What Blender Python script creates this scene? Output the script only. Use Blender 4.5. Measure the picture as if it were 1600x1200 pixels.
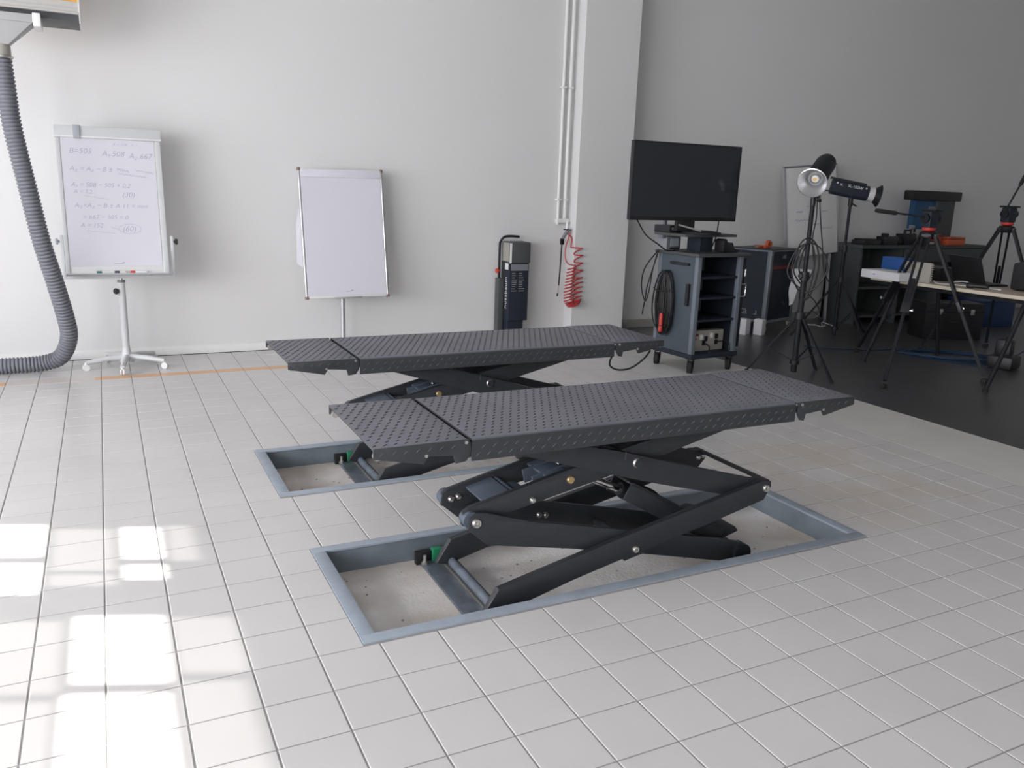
import bpy, bmesh, math, random
from mathutils import Vector, Matrix
for o in list(bpy.data.objects): bpy.data.objects.remove(o, do_unlink=True)
scene = bpy.context.scene
COL = scene.collection
PI = math.pi
R = math.radians

# ------------------------------------------------------------------ camera
cam_d = bpy.data.cameras.new('camera'); cam = bpy.data.objects.new('camera', cam_d); COL.objects.link(cam)
cam_d.sensor_fit = 'HORIZONTAL'; cam_d.sensor_width = 36.0; cam_d.lens = 1283.02 / 1600 * 36
cam.location = (0.287, -1.140, 1.454)
cam.rotation_euler = (1.3366815, -0.0336262, -0.4544701)
cam_d.clip_start = 0.05; cam_d.clip_end = 100
scene.camera = cam
# ------------------------------------------------------------------ world, sun, daylight, exposure
world = bpy.data.worlds.new('world'); scene.world = world; world.use_nodes = True
bg = world.node_tree.nodes['Background']; bg.inputs['Color'].default_value = (0.80, 0.88, 1.0, 1); bg.inputs['Strength'].default_value = 1.0
LEFT_X = -3.8
SUN_EL = R(41); SUN_SLOPE = -0.39
sd = bpy.data.lights.new('sun', 'SUN'); sun = bpy.data.objects.new('sun', sd); COL.objects.link(sun)
sd.energy = 18.0; sd.angle = R(0.40); sd.color = (1.0, 0.96, 0.9)
hv = Vector((1, SUN_SLOPE, 0)).normalized() * math.cos(SUN_EL)
sun.rotation_euler = Vector((hv.x, hv.y, -math.sin(SUN_EL))).to_track_quat('-Z', 'Y').to_euler()
def daylight(name, loc, rot, sx, sy, energy, color):
    d = bpy.data.lights.new(name, 'AREA'); d.shape = 'RECTANGLE'; d.size = sx; d.size_y = sy; d.energy = energy; d.color = color
    o = bpy.data.objects.new(name, d); COL.objects.link(o); o.location = loc; o.rotation_euler = rot; return o
# area lamps added at unseen window openings to stand in for sky light (left wall, and the glazed door behind the camera)
daylight('daylight_left_near', (LEFT_X + 0.02, -2.3, 1.9), (0, R(-90), 0), 2.4, 4.0, 255, (0.975, 0.975, 1.0))
daylight('daylight_left_far', (LEFT_X + 0.03, 2.3, 1.7), (0, R(-90), 0), 2.2, 4.2, 290, (0.965, 0.965, 1.0))
daylight('daylight_behind', (-1.1, -5.98, 2.0), (R(90), 0, 0), 2.6, 3.0, 15, (0.97, 0.98, 1.0))
vs = scene.view_settings
vs.view_transform = 'Standard'; vs.look = 'None'; vs.gamma = 1.0; vs.exposure = 0.0; vs.use_curve_mapping = False

# ------------------------------------------------------------------ materials
def mat(name, col, rough=0.6, metal=0.0, noise=0.0, nscale=8.0, bump=0.0, bscale=60.0, spec=0.5, coat=0.0, emit=None, col2=None):
    m = bpy.data.materials.new(name); m.use_nodes = True
    nt = m.node_tree; b = nt.nodes['Principled BSDF']
    b.inputs['Base Color'].default_value = (*col, 1); b.inputs['Roughness'].default_value = rough
    b.inputs['Metallic'].default_value = metal; b.inputs['Specular IOR Level'].default_value = spec
    b.inputs['Coat Weight'].default_value = coat
    geo = nt.nodes.new('ShaderNodeNewGeometry')
    if noise > 0 or col2:
        n = nt.nodes.new('ShaderNodeTexNoise'); n.inputs['Scale'].default_value = nscale; n.inputs['Detail'].default_value = 5
        nt.links.new(geo.outputs['Position'], n.inputs['Vector'])
        r = nt.nodes.new('ShaderNodeValToRGB'); r.color_ramp.elements[0].position = 0.3; r.color_ramp.elements[1].position = 0.72
        c2 = col2 or tuple(min(1, c * (1 + noise)) for c in col); c1 = col if col2 else tuple(c * (1 - noise) for c in col)
        r.color_ramp.elements[0].color = (*c1, 1); r.color_ramp.elements[1].color = (*c2, 1)
        nt.links.new(n.outputs['Fac'], r.inputs['Fac']); nt.links.new(r.outputs['Color'], b.inputs['Base Color'])
    if bump > 0:
        n2 = nt.nodes.new('ShaderNodeTexNoise'); n2.inputs['Scale'].default_value = bscale; n2.inputs['Detail'].default_value = 4
        nt.links.new(geo.outputs['Position'], n2.inputs['Vector'])
        bp = nt.nodes.new('ShaderNodeBump'); bp.inputs['Strength'].default_value = bump; bp.inputs['Distance'].default_value = 0.01
        nt.links.new(n2.outputs['Fac'], bp.inputs['Height']); nt.links.new(bp.outputs['Normal'], b.inputs['Normal'])
    if emit:
        b.inputs['Emission Color'].default_value = (*emit[0], 1); b.inputs['Emission Strength'].default_value = emit[1]
    return m

def tile_material():
    m = bpy.data.materials.new('white_floor_tile'); m.use_nodes = True
    nt = m.node_tree; b = nt.nodes['Principled BSDF']; L = nt.links.new
    geo = nt.nodes.new('ShaderNodeNewGeometry')
    n = nt.nodes.new('ShaderNodeTexNoise'); n.inputs['Scale'].default_value = 1.6; n.inputs['Detail'].default_value = 6
    L(geo.outputs['Position'], n.inputs['Vector'])
    r = nt.nodes.new('ShaderNodeValToRGB'); r.color_ramp.elements[0].position = 0.32; r.color_ramp.elements[1].position = 0.7
    r.color_ramp.elements[0].color = (0.575, 0.56, 0.552, 1); r.color_ramp.elements[1].color = (0.615, 0.603, 0.598, 1)
    L(n.outputs['Fac'], r.inputs['Fac'])
    # per-tile tone
    wn = nt.nodes.new('ShaderNodeTexWhiteNoise'); wn.noise_dimensions = '2D'
    vm = nt.nodes.new('ShaderNodeVectorMath'); vm.operation = 'DIVIDE'; vm.inputs[1].default_value = (0.2, 0.198235, 1)
    fl = nt.nodes.new('ShaderNodeVectorMath'); fl.operation = 'FLOOR'
    L(geo.outputs['Position'], vm.inputs[0]); L(vm.outputs[0], fl.inputs[0]); L(fl.outputs[0], wn.inputs['Vector'])
    mr = nt.nodes.new('ShaderNodeMapRange'); mr.inputs['To Min'].default_value = 0.985; mr.inputs['To Max'].default_value = 1.012
    L(wn.outputs['Value'], mr.inputs['Value'])
    mu = nt.nodes.new('ShaderNodeMixRGB'); mu.blend_type = 'MULTIPLY'; mu.inputs['Fac'].default_value = 1
    L(r.outputs['Color'], mu.inputs['Color1']); L(mr.outputs['Result'], mu.inputs['Color2'])
    # painted orange line along the wall, worn away on some tiles
    sx = nt.nodes.new('ShaderNodeSeparateXYZ'); L(geo.outputs['Position'], sx.inputs[0])
    def cmp(a, op, v):
        q = nt.nodes.new('ShaderNodeMath'); q.operation = op; L(a, q.inputs[0]); q.inputs[1].default_value = v; return q.outputs[0]
    def mul(a, c):
        q = nt.nodes.new('ShaderNodeMath'); q.operation = 'MULTIPLY'; L(a, q.inputs[0]); L(c, q.inputs[1]); return q.outputs[0]
    band = mul(cmp(sx.outputs['Y'], 'GREATER_THAN', 5.37), cmp(sx.outputs['Y'], 'LESS_THAN', 5.47))
    keep = cmp(sx.outputs['X'], 'LESS_THAN', 3.2)
    worn = mul(cmp(sx.outputs['X'], 'GREATER_THAN', -0.40), cmp(sx.outputs['X'], 'LESS_THAN', 0.16))
    wf = nt.nodes.new('ShaderNodeMapRange'); wf.inputs['To Min'].default_value = 0.85; wf.inputs['To Max'].default_value = 0.13; L(worn, wf.inputs['Value'])
    fac = mul(mul(band, keep), wf.outputs['Result'])
    ds = nt.nodes.new('ShaderNodeVectorMath'); ds.operation = 'DISTANCE'; ds.inputs[1].default_value = (3.75, 1.85, 0); L(geo.outputs['Position'], ds.inputs[0])
    dm = nt.nodes.new('ShaderNodeMapRange'); dm.interpolation_type = 'SMOOTHSTEP'; dm.inputs['From Min'].default_value = 0.95; dm.inputs['From Max'].default_value = 0.15; L(ds.outputs['Value'], dm.inputs['Value'])
    ns = nt.nodes.new('ShaderNodeTexNoise'); ns.inputs['Scale'].default_value = 2.4; ns.inputs['Detail'].default_value = 3; L(geo.outputs['Position'], ns.inputs['Vector'])
    nm = nt.nodes.new('ShaderNodeMapRange'); nm.inputs['From Min'].default_value = 0.38; nm.inputs['From Max'].default_value = 0.62; nm.inputs['To Max'].default_value = 0.75; L(ns.outputs['Fac'], nm.inputs['Value'])
    st = nt.nodes.new('ShaderNodeMixRGB'); st.inputs['Color2'].default_value = (0.56, 0.48, 0.39, 1); L(mul(dm.outputs['Result'], nm.outputs['Result']), st.inputs['Fac']); L(mu.outputs['Color'], st.inputs['Color1']); mu = st
    mo = nt.nodes.new('ShaderNodeMixRGB'); mo.inputs['Color2'].default_value = (0.72, 0.36, 0.13, 1)
    L(fac, mo.inputs['Fac']); L(mu.outputs['Color'], mo.inputs['Color1']); L(mo.outputs['Color'], b.inputs['Base Color'])
    n3 = nt.nodes.new('ShaderNodeTexNoise'); n3.inputs['Scale'].default_value = 3.0; L(geo.outputs['Position'], n3.inputs['Vector'])
    rr = nt.nodes.new('ShaderNodeMapRange'); rr.inputs['To Min'].default_value = 0.24; rr.inputs['To Max'].default_value = 0.42; L(n3.outputs['Fac'], rr.inputs['Value'])
    L(rr.outputs['Result'], b.inputs['Roughness'])
    return m
M = {}
M['tile'] = tile_material()
M['grout'] = mat('grey_grout', (0.30, 0.29, 0.285), 0.9, noise=0.15)
M['cream'] = mat('cream_concrete', (0.60, 0.59, 0.56), 0.5, noise=0.05, nscale=3)
M['darkfloor'] = mat('dark_grey_floor', (0.066, 0.066, 0.069), 0.32, noise=0.12, nscale=2.5)
M['wall'] = mat('white_wall_paint', (0.74, 0.735, 0.73), 0.7, noise=0.012, nscale=1.2, bump=0.03, bscale=120)
M['wallgrey'] = mat('grey_skirting', (0.34, 0.33, 0.31), 0.6)
M['white'] = mat('white_enamel', (0.78, 0.78, 0.77), 0.35)
M['ceil'] = mat('ceiling_paint', (0.62, 0.62, 0.62), 0.9)
M['pitblue'] = mat('blue_grey_steel_paint', (0.30, 0.345, 0.40), 0.5, noise=0.10, nscale=12)
M['pitwall'] = mat('shaded_blue_grey_steel', (0.17, 0.205, 0.235), 0.6, noise=0.15, nscale=9)  # same paint as the rim, with the shade in the pit put into the colour
M['concrete'] = mat('rough_concrete', (0.53, 0.47, 0.42), 0.95, col2=(0.80, 0.785, 0.78), nscale=3.5, bump=0.25, bscale=90)
M['lift'] = mat('anthracite_lift_paint', (0.027, 0.029, 0.034), 0.42, noise=0.10, nscale=14)
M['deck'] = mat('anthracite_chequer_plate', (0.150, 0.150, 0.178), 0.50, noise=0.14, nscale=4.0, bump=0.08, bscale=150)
M['flange'] = mat('dark_anthracite_flange', (0.040, 0.042, 0.047), 0.45, noise=0.10, nscale=10.0)  # darker than the up-facing deck plate
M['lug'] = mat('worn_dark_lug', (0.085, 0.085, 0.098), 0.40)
M['lugside'] = mat('flange_lug', (0.056, 0.058, 0.064), 0.40)  # lugs on the upright flanges, a little paler than the flange
def paler_top(m, side_col):
    # faces that point up take the paler plate colour, the others a darker one
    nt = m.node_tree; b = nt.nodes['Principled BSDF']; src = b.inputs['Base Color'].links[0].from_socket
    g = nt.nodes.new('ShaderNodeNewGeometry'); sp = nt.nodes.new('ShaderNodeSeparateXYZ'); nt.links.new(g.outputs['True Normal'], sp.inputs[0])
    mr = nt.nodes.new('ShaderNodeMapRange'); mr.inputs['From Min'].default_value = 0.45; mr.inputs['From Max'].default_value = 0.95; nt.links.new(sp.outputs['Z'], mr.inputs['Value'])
    mx = nt.nodes.new('ShaderNodeMixRGB'); mx.inputs['Color1'].default_value = (*side_col, 1); nt.links.new(mr.outputs['Result'], mx.inputs['Fac']); nt.links.new(src, mx.inputs['Color2'])
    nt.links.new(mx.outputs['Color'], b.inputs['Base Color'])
paler_top(M['deck'], (0.040, 0.042, 0.047))
M['liftblue'] = mat('slate_blue_steel', (0.075, 0.095, 0.125), 0.45, noise=0.12, nscale=14)
M['baseblue'] = mat('worn_blue_steel', (0.095, 0.115, 0.14), 0.42, noise=0.35, nscale=16)
M['steel'] = mat('bright_steel', (0.62, 0.60, 0.56), 0.30, metal=0.9)
M['chrome'] = mat('chrome', (0.80, 0.80, 0.80), 0.12, metal=1.0)
M['brass'] = mat('brass', (0.62, 0.46, 0.24), 0.35, metal=0.8)
M['green'] = mat('green_plastic', (0.02, 0.22, 0.10), 0.4)
M['black'] = mat('black_plastic', (0.012, 0.012, 0.014), 0.45)
M['blackmetal'] = mat('black_metal', (0.014, 0.015, 0.018), 0.5, spec=0.25)
M['rubber'] = mat('black_rubber', (0.015, 0.015, 0.015), 0.8)
M['screen'] = mat('black_glass_screen', (0.026, 0.029, 0.034), 0.06)
M['paper'] = mat('white_paper', (0.70, 0.69, 0.75), 0.6)
M['frame'] = mat('light_grey_frame', (0.62, 0.63, 0.64), 0.4)
M['alu'] = mat('aluminium', (0.55, 0.55, 0.57), 0.35, metal=0.7)
M['ink'] = mat('grey_blue_marker_ink', (0.40, 0.40, 0.50), 0.8)
M['inkdark'] = mat('dark_marker_ink', (0.36, 0.36, 0.42), 0.8)
M['greyplastic'] = mat('grey_plastic', (0.20, 0.21, 0.23), 0.5)
M['hose'] = mat('grey_ribbed_hose', (0.17, 0.175, 0.20), 0.55)
M['red'] = mat('red_plastic', (0.55, 0.045, 0.035), 0.4)
M['redhose'] = mat('red_coiled_hose', (0.48, 0.05, 0.05), 0.4)
M['yellow'] = mat('yellow_paint', (0.80, 0.42, 0.06), 0.4)
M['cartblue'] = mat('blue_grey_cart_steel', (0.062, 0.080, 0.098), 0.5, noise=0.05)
M['cartpost'] = mat('light_blue_grey_post', (0.15, 0.172, 0.20), 0.4)
M['cabdark'] = mat('dark_navy_cabinet_steel', (0.022, 0.028, 0.040), 0.5, spec=0.25)
M['cabtext'] = mat('dim_grey_lettering', (0.20, 0.21, 0.24), 0.5)
M['whitetext'] = mat('white_lettering', (0.75, 0.75, 0.75), 0.5)
M['dim'] = mat('dim_white_lettering', (0.30, 0.30, 0.32), 0.5)
M['redstrip'] = mat('dark_red_strip', (0.16, 0.014, 0.012), 0.5)
M['beige'] = mat('beige_plastic', (0.36, 0.34, 0.30), 0.5)
M['wood'] = mat('pale_wood', (0.48, 0.40, 0.31), 0.45, noise=0.08, nscale=20)
M['woodedge'] = mat('pale_table_edge', (0.62, 0.55, 0.44), 0.45)
M['blue'] = mat('blue_cardboard', (0.012, 0.075, 0.26), 0.55)
M['crate'] = mat('dark_blue_crate', (0.010, 0.032, 0.10), 0.5)
M['bluepanel'] = mat('blue_panel', (0.018, 0.075, 0.17), 0.5)
M['cable'] = mat('blue_network_cable', (0.010, 0.038, 0.09), 0.5)
M['blackcable'] = mat('black_cable', (0.012, 0.012, 0.013), 0.5)
M['whitecable'] = mat('white_cable', (0.5, 0.5, 0.52), 0.5)
M['benchgrey'] = mat('dark_grey_bench', (0.06, 0.064, 0.066), 0.6)
M['orange'] = mat('orange_plastic', (0.50, 0.09, 0.03), 0.45)
M['lamp'] = mat('pale_led_diffuser', (0.85, 0.80, 0.72), 0.4)
M['ledyellow'] = mat('amber_led_chip', (0.80, 0.50, 0.16), 0.5)
M['reflector'] = mat('silver_reflector', (0.75, 0.75, 0.76), 0.28, metal=0.85)
M['lcd'] = mat('pale_lcd_screen', (0.45, 0.50, 0.56), 0.3)
M['foam'] = mat('white_foam', (0.66, 0.66, 0.68), 0.8)
M['markgreen'] = mat('teal_marker_cap', (0.03, 0.16, 0.17), 0.4)
M['markblue'] = mat('navy_marker_cap', (0.025, 0.03, 0.08), 0.4)
M['coverdark'] = mat('dark_grey_cover', (0.075, 0.078, 0.082), 0.5)
M['dimmer'] = bpy.data.materials.new('sun_dimmer'); M['dimmer'].use_nodes = True
_nt = M['dimmer'].node_tree; _nt.nodes.clear(); _o = _nt.nodes.new('ShaderNodeOutputMaterial'); _t = _nt.nodes.new('ShaderNodeBsdfTransparent'); _t.inputs[0].default_value = (0.36, 0.36, 0.36, 1); _nt.links.new(_t.outputs[0], _o.inputs[0])
M['railgrey'] = mat('pale_rail_profile', (0.50, 0.49, 0.47), 0.45)
M['opaque_pane'] = mat('opaque_white_pane', (0.8, 0.82, 0.85), 0.6)  # opaque white for the added panes that keep the sun out
M['hood'] = mat('grey_hood_plastic', (0.40, 0.40, 0.40), 0.5)
M['smoke'] = mat('clear_grey_clip', (0.42, 0.45, 0.48), 0.25)
M['pinkcap'] = mat('dull_red_corner', (0.26, 0.17, 0.16), 0.6)

# ------------------------------------------------------------------ mesh helpers
class MB:
    def __init__(s): s.v = []; s.f = []
    def add(s, vs_, fs_):
        k = len(s.v); s.v += [tuple(p) for p in vs_]; s.f += [tuple(i + k for i in f) for f in fs_]; return s
    def box(s, x0, x1, y0, y1, z0, z1):
        vs_ = [(x0,y0,z0),(x1,y0,z0),(x1,y1,z0),(x0,y1,z0),(x0,y0,z1),(x1,y0,z1),(x1,y1,z1),(x0,y1,z1)]
        return s.add(vs_, [(0,3,2,1),(4,5,6,7),(0,1,5,4),(1,2,6,5),(2,3,7,6),(3,0,4,7)])
    def bar(s, p0, p1, w, h, up=(0,0,1)):
        p0 = Vector(p0); p1 = Vector(p1); d = (p1 - p0).normalized(); u = Vector(up)
        sd_ = d.cross(u)
        if sd_.length < 1e-4: sd_ = d.cross(Vector((1,0,0)))
        sd_.normalize(); u = sd_.cross(d).normalized()
        q = [p + sd_ * a * w / 2 + u * b * h / 2 for p in (p0, p1) for a, b in ((-1,-1),(1,-1),(1,1),(-1,1))]
        return s.add(q, [(3,2,1,0),(4,5,6,7),(0,1,5,4),(1,2,6,5),(2,3,7,6),(3,0,4,7)])
    def cyl(s, p0, p1, r0, r1=None, seg=16, cap=True):
        r1 = r0 if r1 is None else r1
        p0 = Vector(p0); p1 = Vector(p1); d = (p1 - p0).normalized()
        a = d.orthogonal().normalized(); b = d.cross(a)
        vs_ = []
        for p, r in ((p0, r0), (p1, r1)):
            for i in range(seg):
                t = 2 * PI * i / seg; vs_.append(p + (a * math.cos(t) + b * math.sin(t)) * r)
        fs_ = [(i, (i + 1) % seg, seg + (i + 1) % seg, seg + i) for i in range(seg)]
        if cap: fs_ += [tuple(range(seg - 1, -1, -1)), tuple(range(seg, 2 * seg))]
        return s.add(vs_, fs_)
    def prism(s, poly, d0, d1, axis='y'):
        """poly in the plane normal to axis; 'y': (x,z) 'x': (y,z) 'z': (x,y)"""
        def P(a, b, d): return {'y': (a, d, b), 'x': (d, a, b), 'z': (a, b, d)}[axis]
        n = len(poly); vs_ = [P(a, b, d0) for a, b in poly] + [P(a, b, d1) for a, b in poly]
        fs_ = [tuple(range(n)), tuple(range(2 * n - 1, n - 1, -1))] + [(i, n + i, n + (i + 1) % n, (i + 1) % n) for i in range(n)]
        return s.add(vs_, fs_)
    def tube(s, pts, r, seg=10, cap=True):
        pts = [Vector(p) for p in pts]; n = len(pts)
        rs = r if isinstance(r, (list, tuple)) else [r] * n
        t = (pts[1] - pts[0]).normalized(); a = t.orthogonal().normalized(); vs_ = []
        for i, p in enumerate(pts):
            t = (pts[min(i + 1, n - 1)] - pts[max(i - 1, 0)])
            t = t.normalized() if t.length > 1e-9 else Vector((0, 0, 1))
            a = (a - t * a.dot(t)); a = a.normalized() if a.length > 1e-6 else t.orthogonal().normalized()
            b = t.cross(a)
            for k in range(seg):
                q = 2 * PI * k / seg; vs_.append(p + (a * math.cos(q) + b * math.sin(q)) * rs[i])
        fs_ = [(i * seg + k, i * seg + (k + 1) % seg, (i + 1) * seg + (k + 1) % seg, (i + 1) * seg + k) for i in range(n - 1) for k in range(seg)]
        if cap: fs_ += [tuple(range(seg - 1, -1, -1)), tuple(range((n - 1) * seg, n * seg))]
        return s.add(vs_, fs_)
    def lathe(s, prof, org, axis, seg=24):
        """prof: (r, t) along axis"""
        o = Vector(org); d = Vector(axis).normalized(); a = d.orthogonal().normalized(); b = d.cross(a); vs_ = []; m = len(prof)
        for r, t in prof:
            for k in range(seg):
                q = 2 * PI * k / seg; vs_.append(o + d * t + (a * math.cos(q) + b * math.sin(q)) * r)
        fs_ = [(i * seg + k, i * seg + (k + 1) % seg, (i + 1) * seg + (k + 1) % seg, (i + 1) * seg + k) for i in range(m - 1) for k in range(seg)]
        return s.add(vs_, fs_)
    def obj(s, name, material, parent=None, bevel=0.0, smooth=True, ang=38, loc=None):
        me = bpy.data.meshes.new(name); me.from_pydata(s.v, [], s.f)
        bm = bmesh.new(); bm.from_mesh(me)
        bmesh.ops.recalc_face_normals(bm, faces=bm.faces)
        if bevel > 0:
            es = [e for e in bm.edges if len(e.link_faces) == 2 and e.calc_face_angle(0) > R(30)]
            bmesh.ops.bevel(bm, geom=es, offset=bevel, offset_type='OFFSET', segments=2, profile=0.6, affect='EDGES', clamp_overlap=True)
        bm.to_mesh(me); bm.free()
        if smooth:
            me.shade_smooth(); me.set_sharp_from_angle(angle=R(ang))
        me.materials.append(M[material] if isinstance(material, str) else material)
        o = bpy.data.objects.new(name, me); COL.objects.link(o)
        if parent: o.parent = parent
        if loc: o.location = loc
        return o
def smooth_path(pts, n=8):
    pts = [Vector(p) for p in pts]; out = []
    for i in range(len(pts) - 1):
        p0 = pts[max(i - 1, 0)]; p1 = pts[i]; p2 = pts[i + 1]; p3 = pts[min(i + 2, len(pts) - 1)]
        for k in range(n):
            t = k / n
            out.append(0.5 * ((2 * p1) + (p2 - p0) * t + (2 * p0 - 5 * p1 + 4 * p2 - p3) * t * t + (3 * p1 - p0 - 3 * p2 + p3) * t ** 3))
    out.append(pts[-1]); return out
def tag(o, label, cat, group=None):
    o['label'] = label; o['category'] = cat
    if group: o['group'] = group
    return o
def thing(name, label, cat, loc=(0,0,0), rz=0.0, group=None):
    o = bpy.data.objects.new(name, None); COL.objects.link(o); o.location = loc; o.rotation_euler = (0, 0, rz); o.empty_display_size = 0.1
    return tag(o, label, cat, group)
def struct(o, label=None):
    o['kind'] = 'structure'
    if label: o['label'] = label
    return o
def copy_tree(o, parent=None):
    c = o.copy(); COL.objects.link(c); c.parent = parent
    for ch in [x for x in bpy.data.objects if x.parent == o]: copy_tree(ch, c)
    return c
def text(name, s_, size, material, parent, loc, rot, shear=0.0, extrude=0.0006, align='LEFT', offset=0.0, space=1.0):
    cu = bpy.data.curves.new(name, 'FONT'); cu.body = s_; cu.size = size; cu.extrude = extrude; cu.shear = shear; cu.align_x = align; cu.offset = offset
    cu.space_character = space; cu.resolution_u = 3
    t = bpy.data.objects.new('tmp_text', cu); COL.objects.link(t)
    me = bpy.data.meshes.new_from_object(t); bpy.data.objects.remove(t, do_unlink=True); bpy.data.curves.remove(cu)
    me.materials.clear(); me.materials.append(M[material])
    o = bpy.data.objects.new(name, me); COL.objects.link(o); o.parent = parent; o.location = loc; o.rotation_euler = rot
    return o
def rect_sub(r, holes, eps=0.012):
    out = [r]
    for (hx0, hx1, hy0, hy1) in holes:
        nxt = []
        for (x0, x1, y0, y1) in out:
            if hx0 >= x1 or hx1 <= x0 or hy0 >= y1 or hy1 <= y0: nxt.append((x0, x1, y0, y1)); continue
            if hx0 > x0: nxt.append((x0, hx0, y0, y1))
            if hx1 < x1: nxt.append((hx1, x1, y0, y1))
            a, b = max(x0, hx0), min(x1, hx1)
            if hy0 > y0: nxt.append((a, b, y0, hy0))
            if hy1 < y1: nxt.append((a, b, hy1, y1))
        out = nxt
    return [q for q in out if q[1] - q[0] > eps and q[3] - q[2] > eps]

# ------------------------------------------------------------------ room shell
WALL_Y = 6.16; WALL_R = 6.35; FRONT_Y = -6.0; RIGHT_X = 14.0; H = 4.8
PX0, PX1 = 0.950, 3.245
PITS = [(PX0, PX1, 1.200, 1.976), (PX0, PX1, 2.592, 3.345)]
PITCHX, PITCHY = 0.2, 0.198235
TX1 = 4.60
mb = MB()
for r in rect_sub((LEFT_X, TX1, FRONT_Y, WALL_Y), PITS): mb.box(r[0], r[1], r[2], r[3], -0.16, -0.0022)
floor = struct(mb.obj('floor', 'grout', smooth=False), 'white tiled workshop floor with grey joints')
struct(MB().box(TX1, 5.26, FRONT_Y, WALL_R, -0.16, 0.0).obj('trim_1', 'cream', smooth=False), 'smooth cream concrete strip between tiles and dark floor')
struct(MB().box(5.26, RIGHT_X, FRONT_Y, WALL_R, -0.16, 0.001).obj('floor', 'darkfloor', smooth=False), 'dark grey sealed floor on the right')

def tile_mesh(rects):
    """bevelled tiles; rects already reduced by the joint"""
    vs_, fs_ = [], []
    for (x0, x1, y0, y1) in rects:
        c = 0.0022; k = len(vs_)
        for (e, z) in ((0, -0.0030), (0, -0.0012), (c, 0.0)):
            vs_ += [(x0 + e, y0 + e, z), (x1 - e, y0 + e, z), (x1 - e, y1 - e, z), (x0 + e, y1 - e, z)]
        for a in (0, 4):
            fs_ += [tuple(k + a + q for q in ((i), ((i + 1) % 4), 4 + ((i + 1) % 4), 4 + i)) for i in range(4)]
        fs_.append((k + 8, k + 9, k + 10, k + 11))
    me = bpy.data.meshes.new('tile'); me.from_pydata(vs_, [], fs_); me.materials.append(M['tile']); return me
J = 0.0024
Rm = cam.rotation_euler.to_matrix(); Cc = Vector(cam.location)
def project(p):
    d = Rm.transposed() @ (Vector(p) - Cc)
    if d.z > -0.2: return None
    return (800 + 1283.02 * d.x / -d.z, 600 - 1283.02 * d.y / -d.z)
tiles = []
for i in range(-19, 23):
    for j in range(-31, 32):
        x0, x1 = i * PITCHX, (i + 1) * PITCHX; y0, y1 = j * PITCHY, (j + 1) * PITCHY
        y1 = min(y1, WALL_Y); x0 = max(x0, LEFT_X)
        if y1 - y0 < 0.03: continue
        whole = not any(h[0] < x1 and h[1] > x0 and h[2] < y1 and h[3] > y0 for h in PITS) and y1 < WALL_Y
        rs = rect_sub((x0 + J, x1 - J, y0 + J, y1 - J), [(h[0] - J, h[1] + J, h[2] - J, h[3] + J) for h in PITS])
        if not rs: continue
        area = 0.0
        pr = [project((a, b, 0)) for a, b in ((x0, y0), (x1, y0), (x1, y1), (x0, y1))]
        if all(pr):
            cxp = sum(p[0] for p in pr) / 4; cyp = sum(p[1] for p in pr) / 4
            if -20 < cxp < 1620 and 0 < cyp < 1215:
                area = abs(sum(pr[k][0] * pr[(k + 1) % 4][1] - pr[(k + 1) % 4][0] * pr[k][1] for k in range(4))) / 2
                area *= sum((r[1] - r[0]) * (r[3] - r[2]) for r in rs) / (PITCHX * PITCHY)
        tiles.append((area, i, j, whole, rs))
tiles.sort(key=lambda t: -t[0])
shared = tile_mesh([(J, PITCHX - J, J, PITCHY - J)])
for (area, i, j, whole, rs) in tiles[:300]:
    if whole: o = bpy.data.objects.new('tile', shared); o.location = (i * PITCHX, j * PITCHY, 0)
    else: o = bpy.data.objects.new('tile', tile_mesh(rs))
    COL.objects.link(o); o.parent = floor
rest = bpy.data.objects.new('tile_field', tile_mesh([r for t in tiles[300:] for r in t[4]])); COL.objects.link(rest); rest.parent = floor; rest['kind'] = 'stuff'

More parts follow.
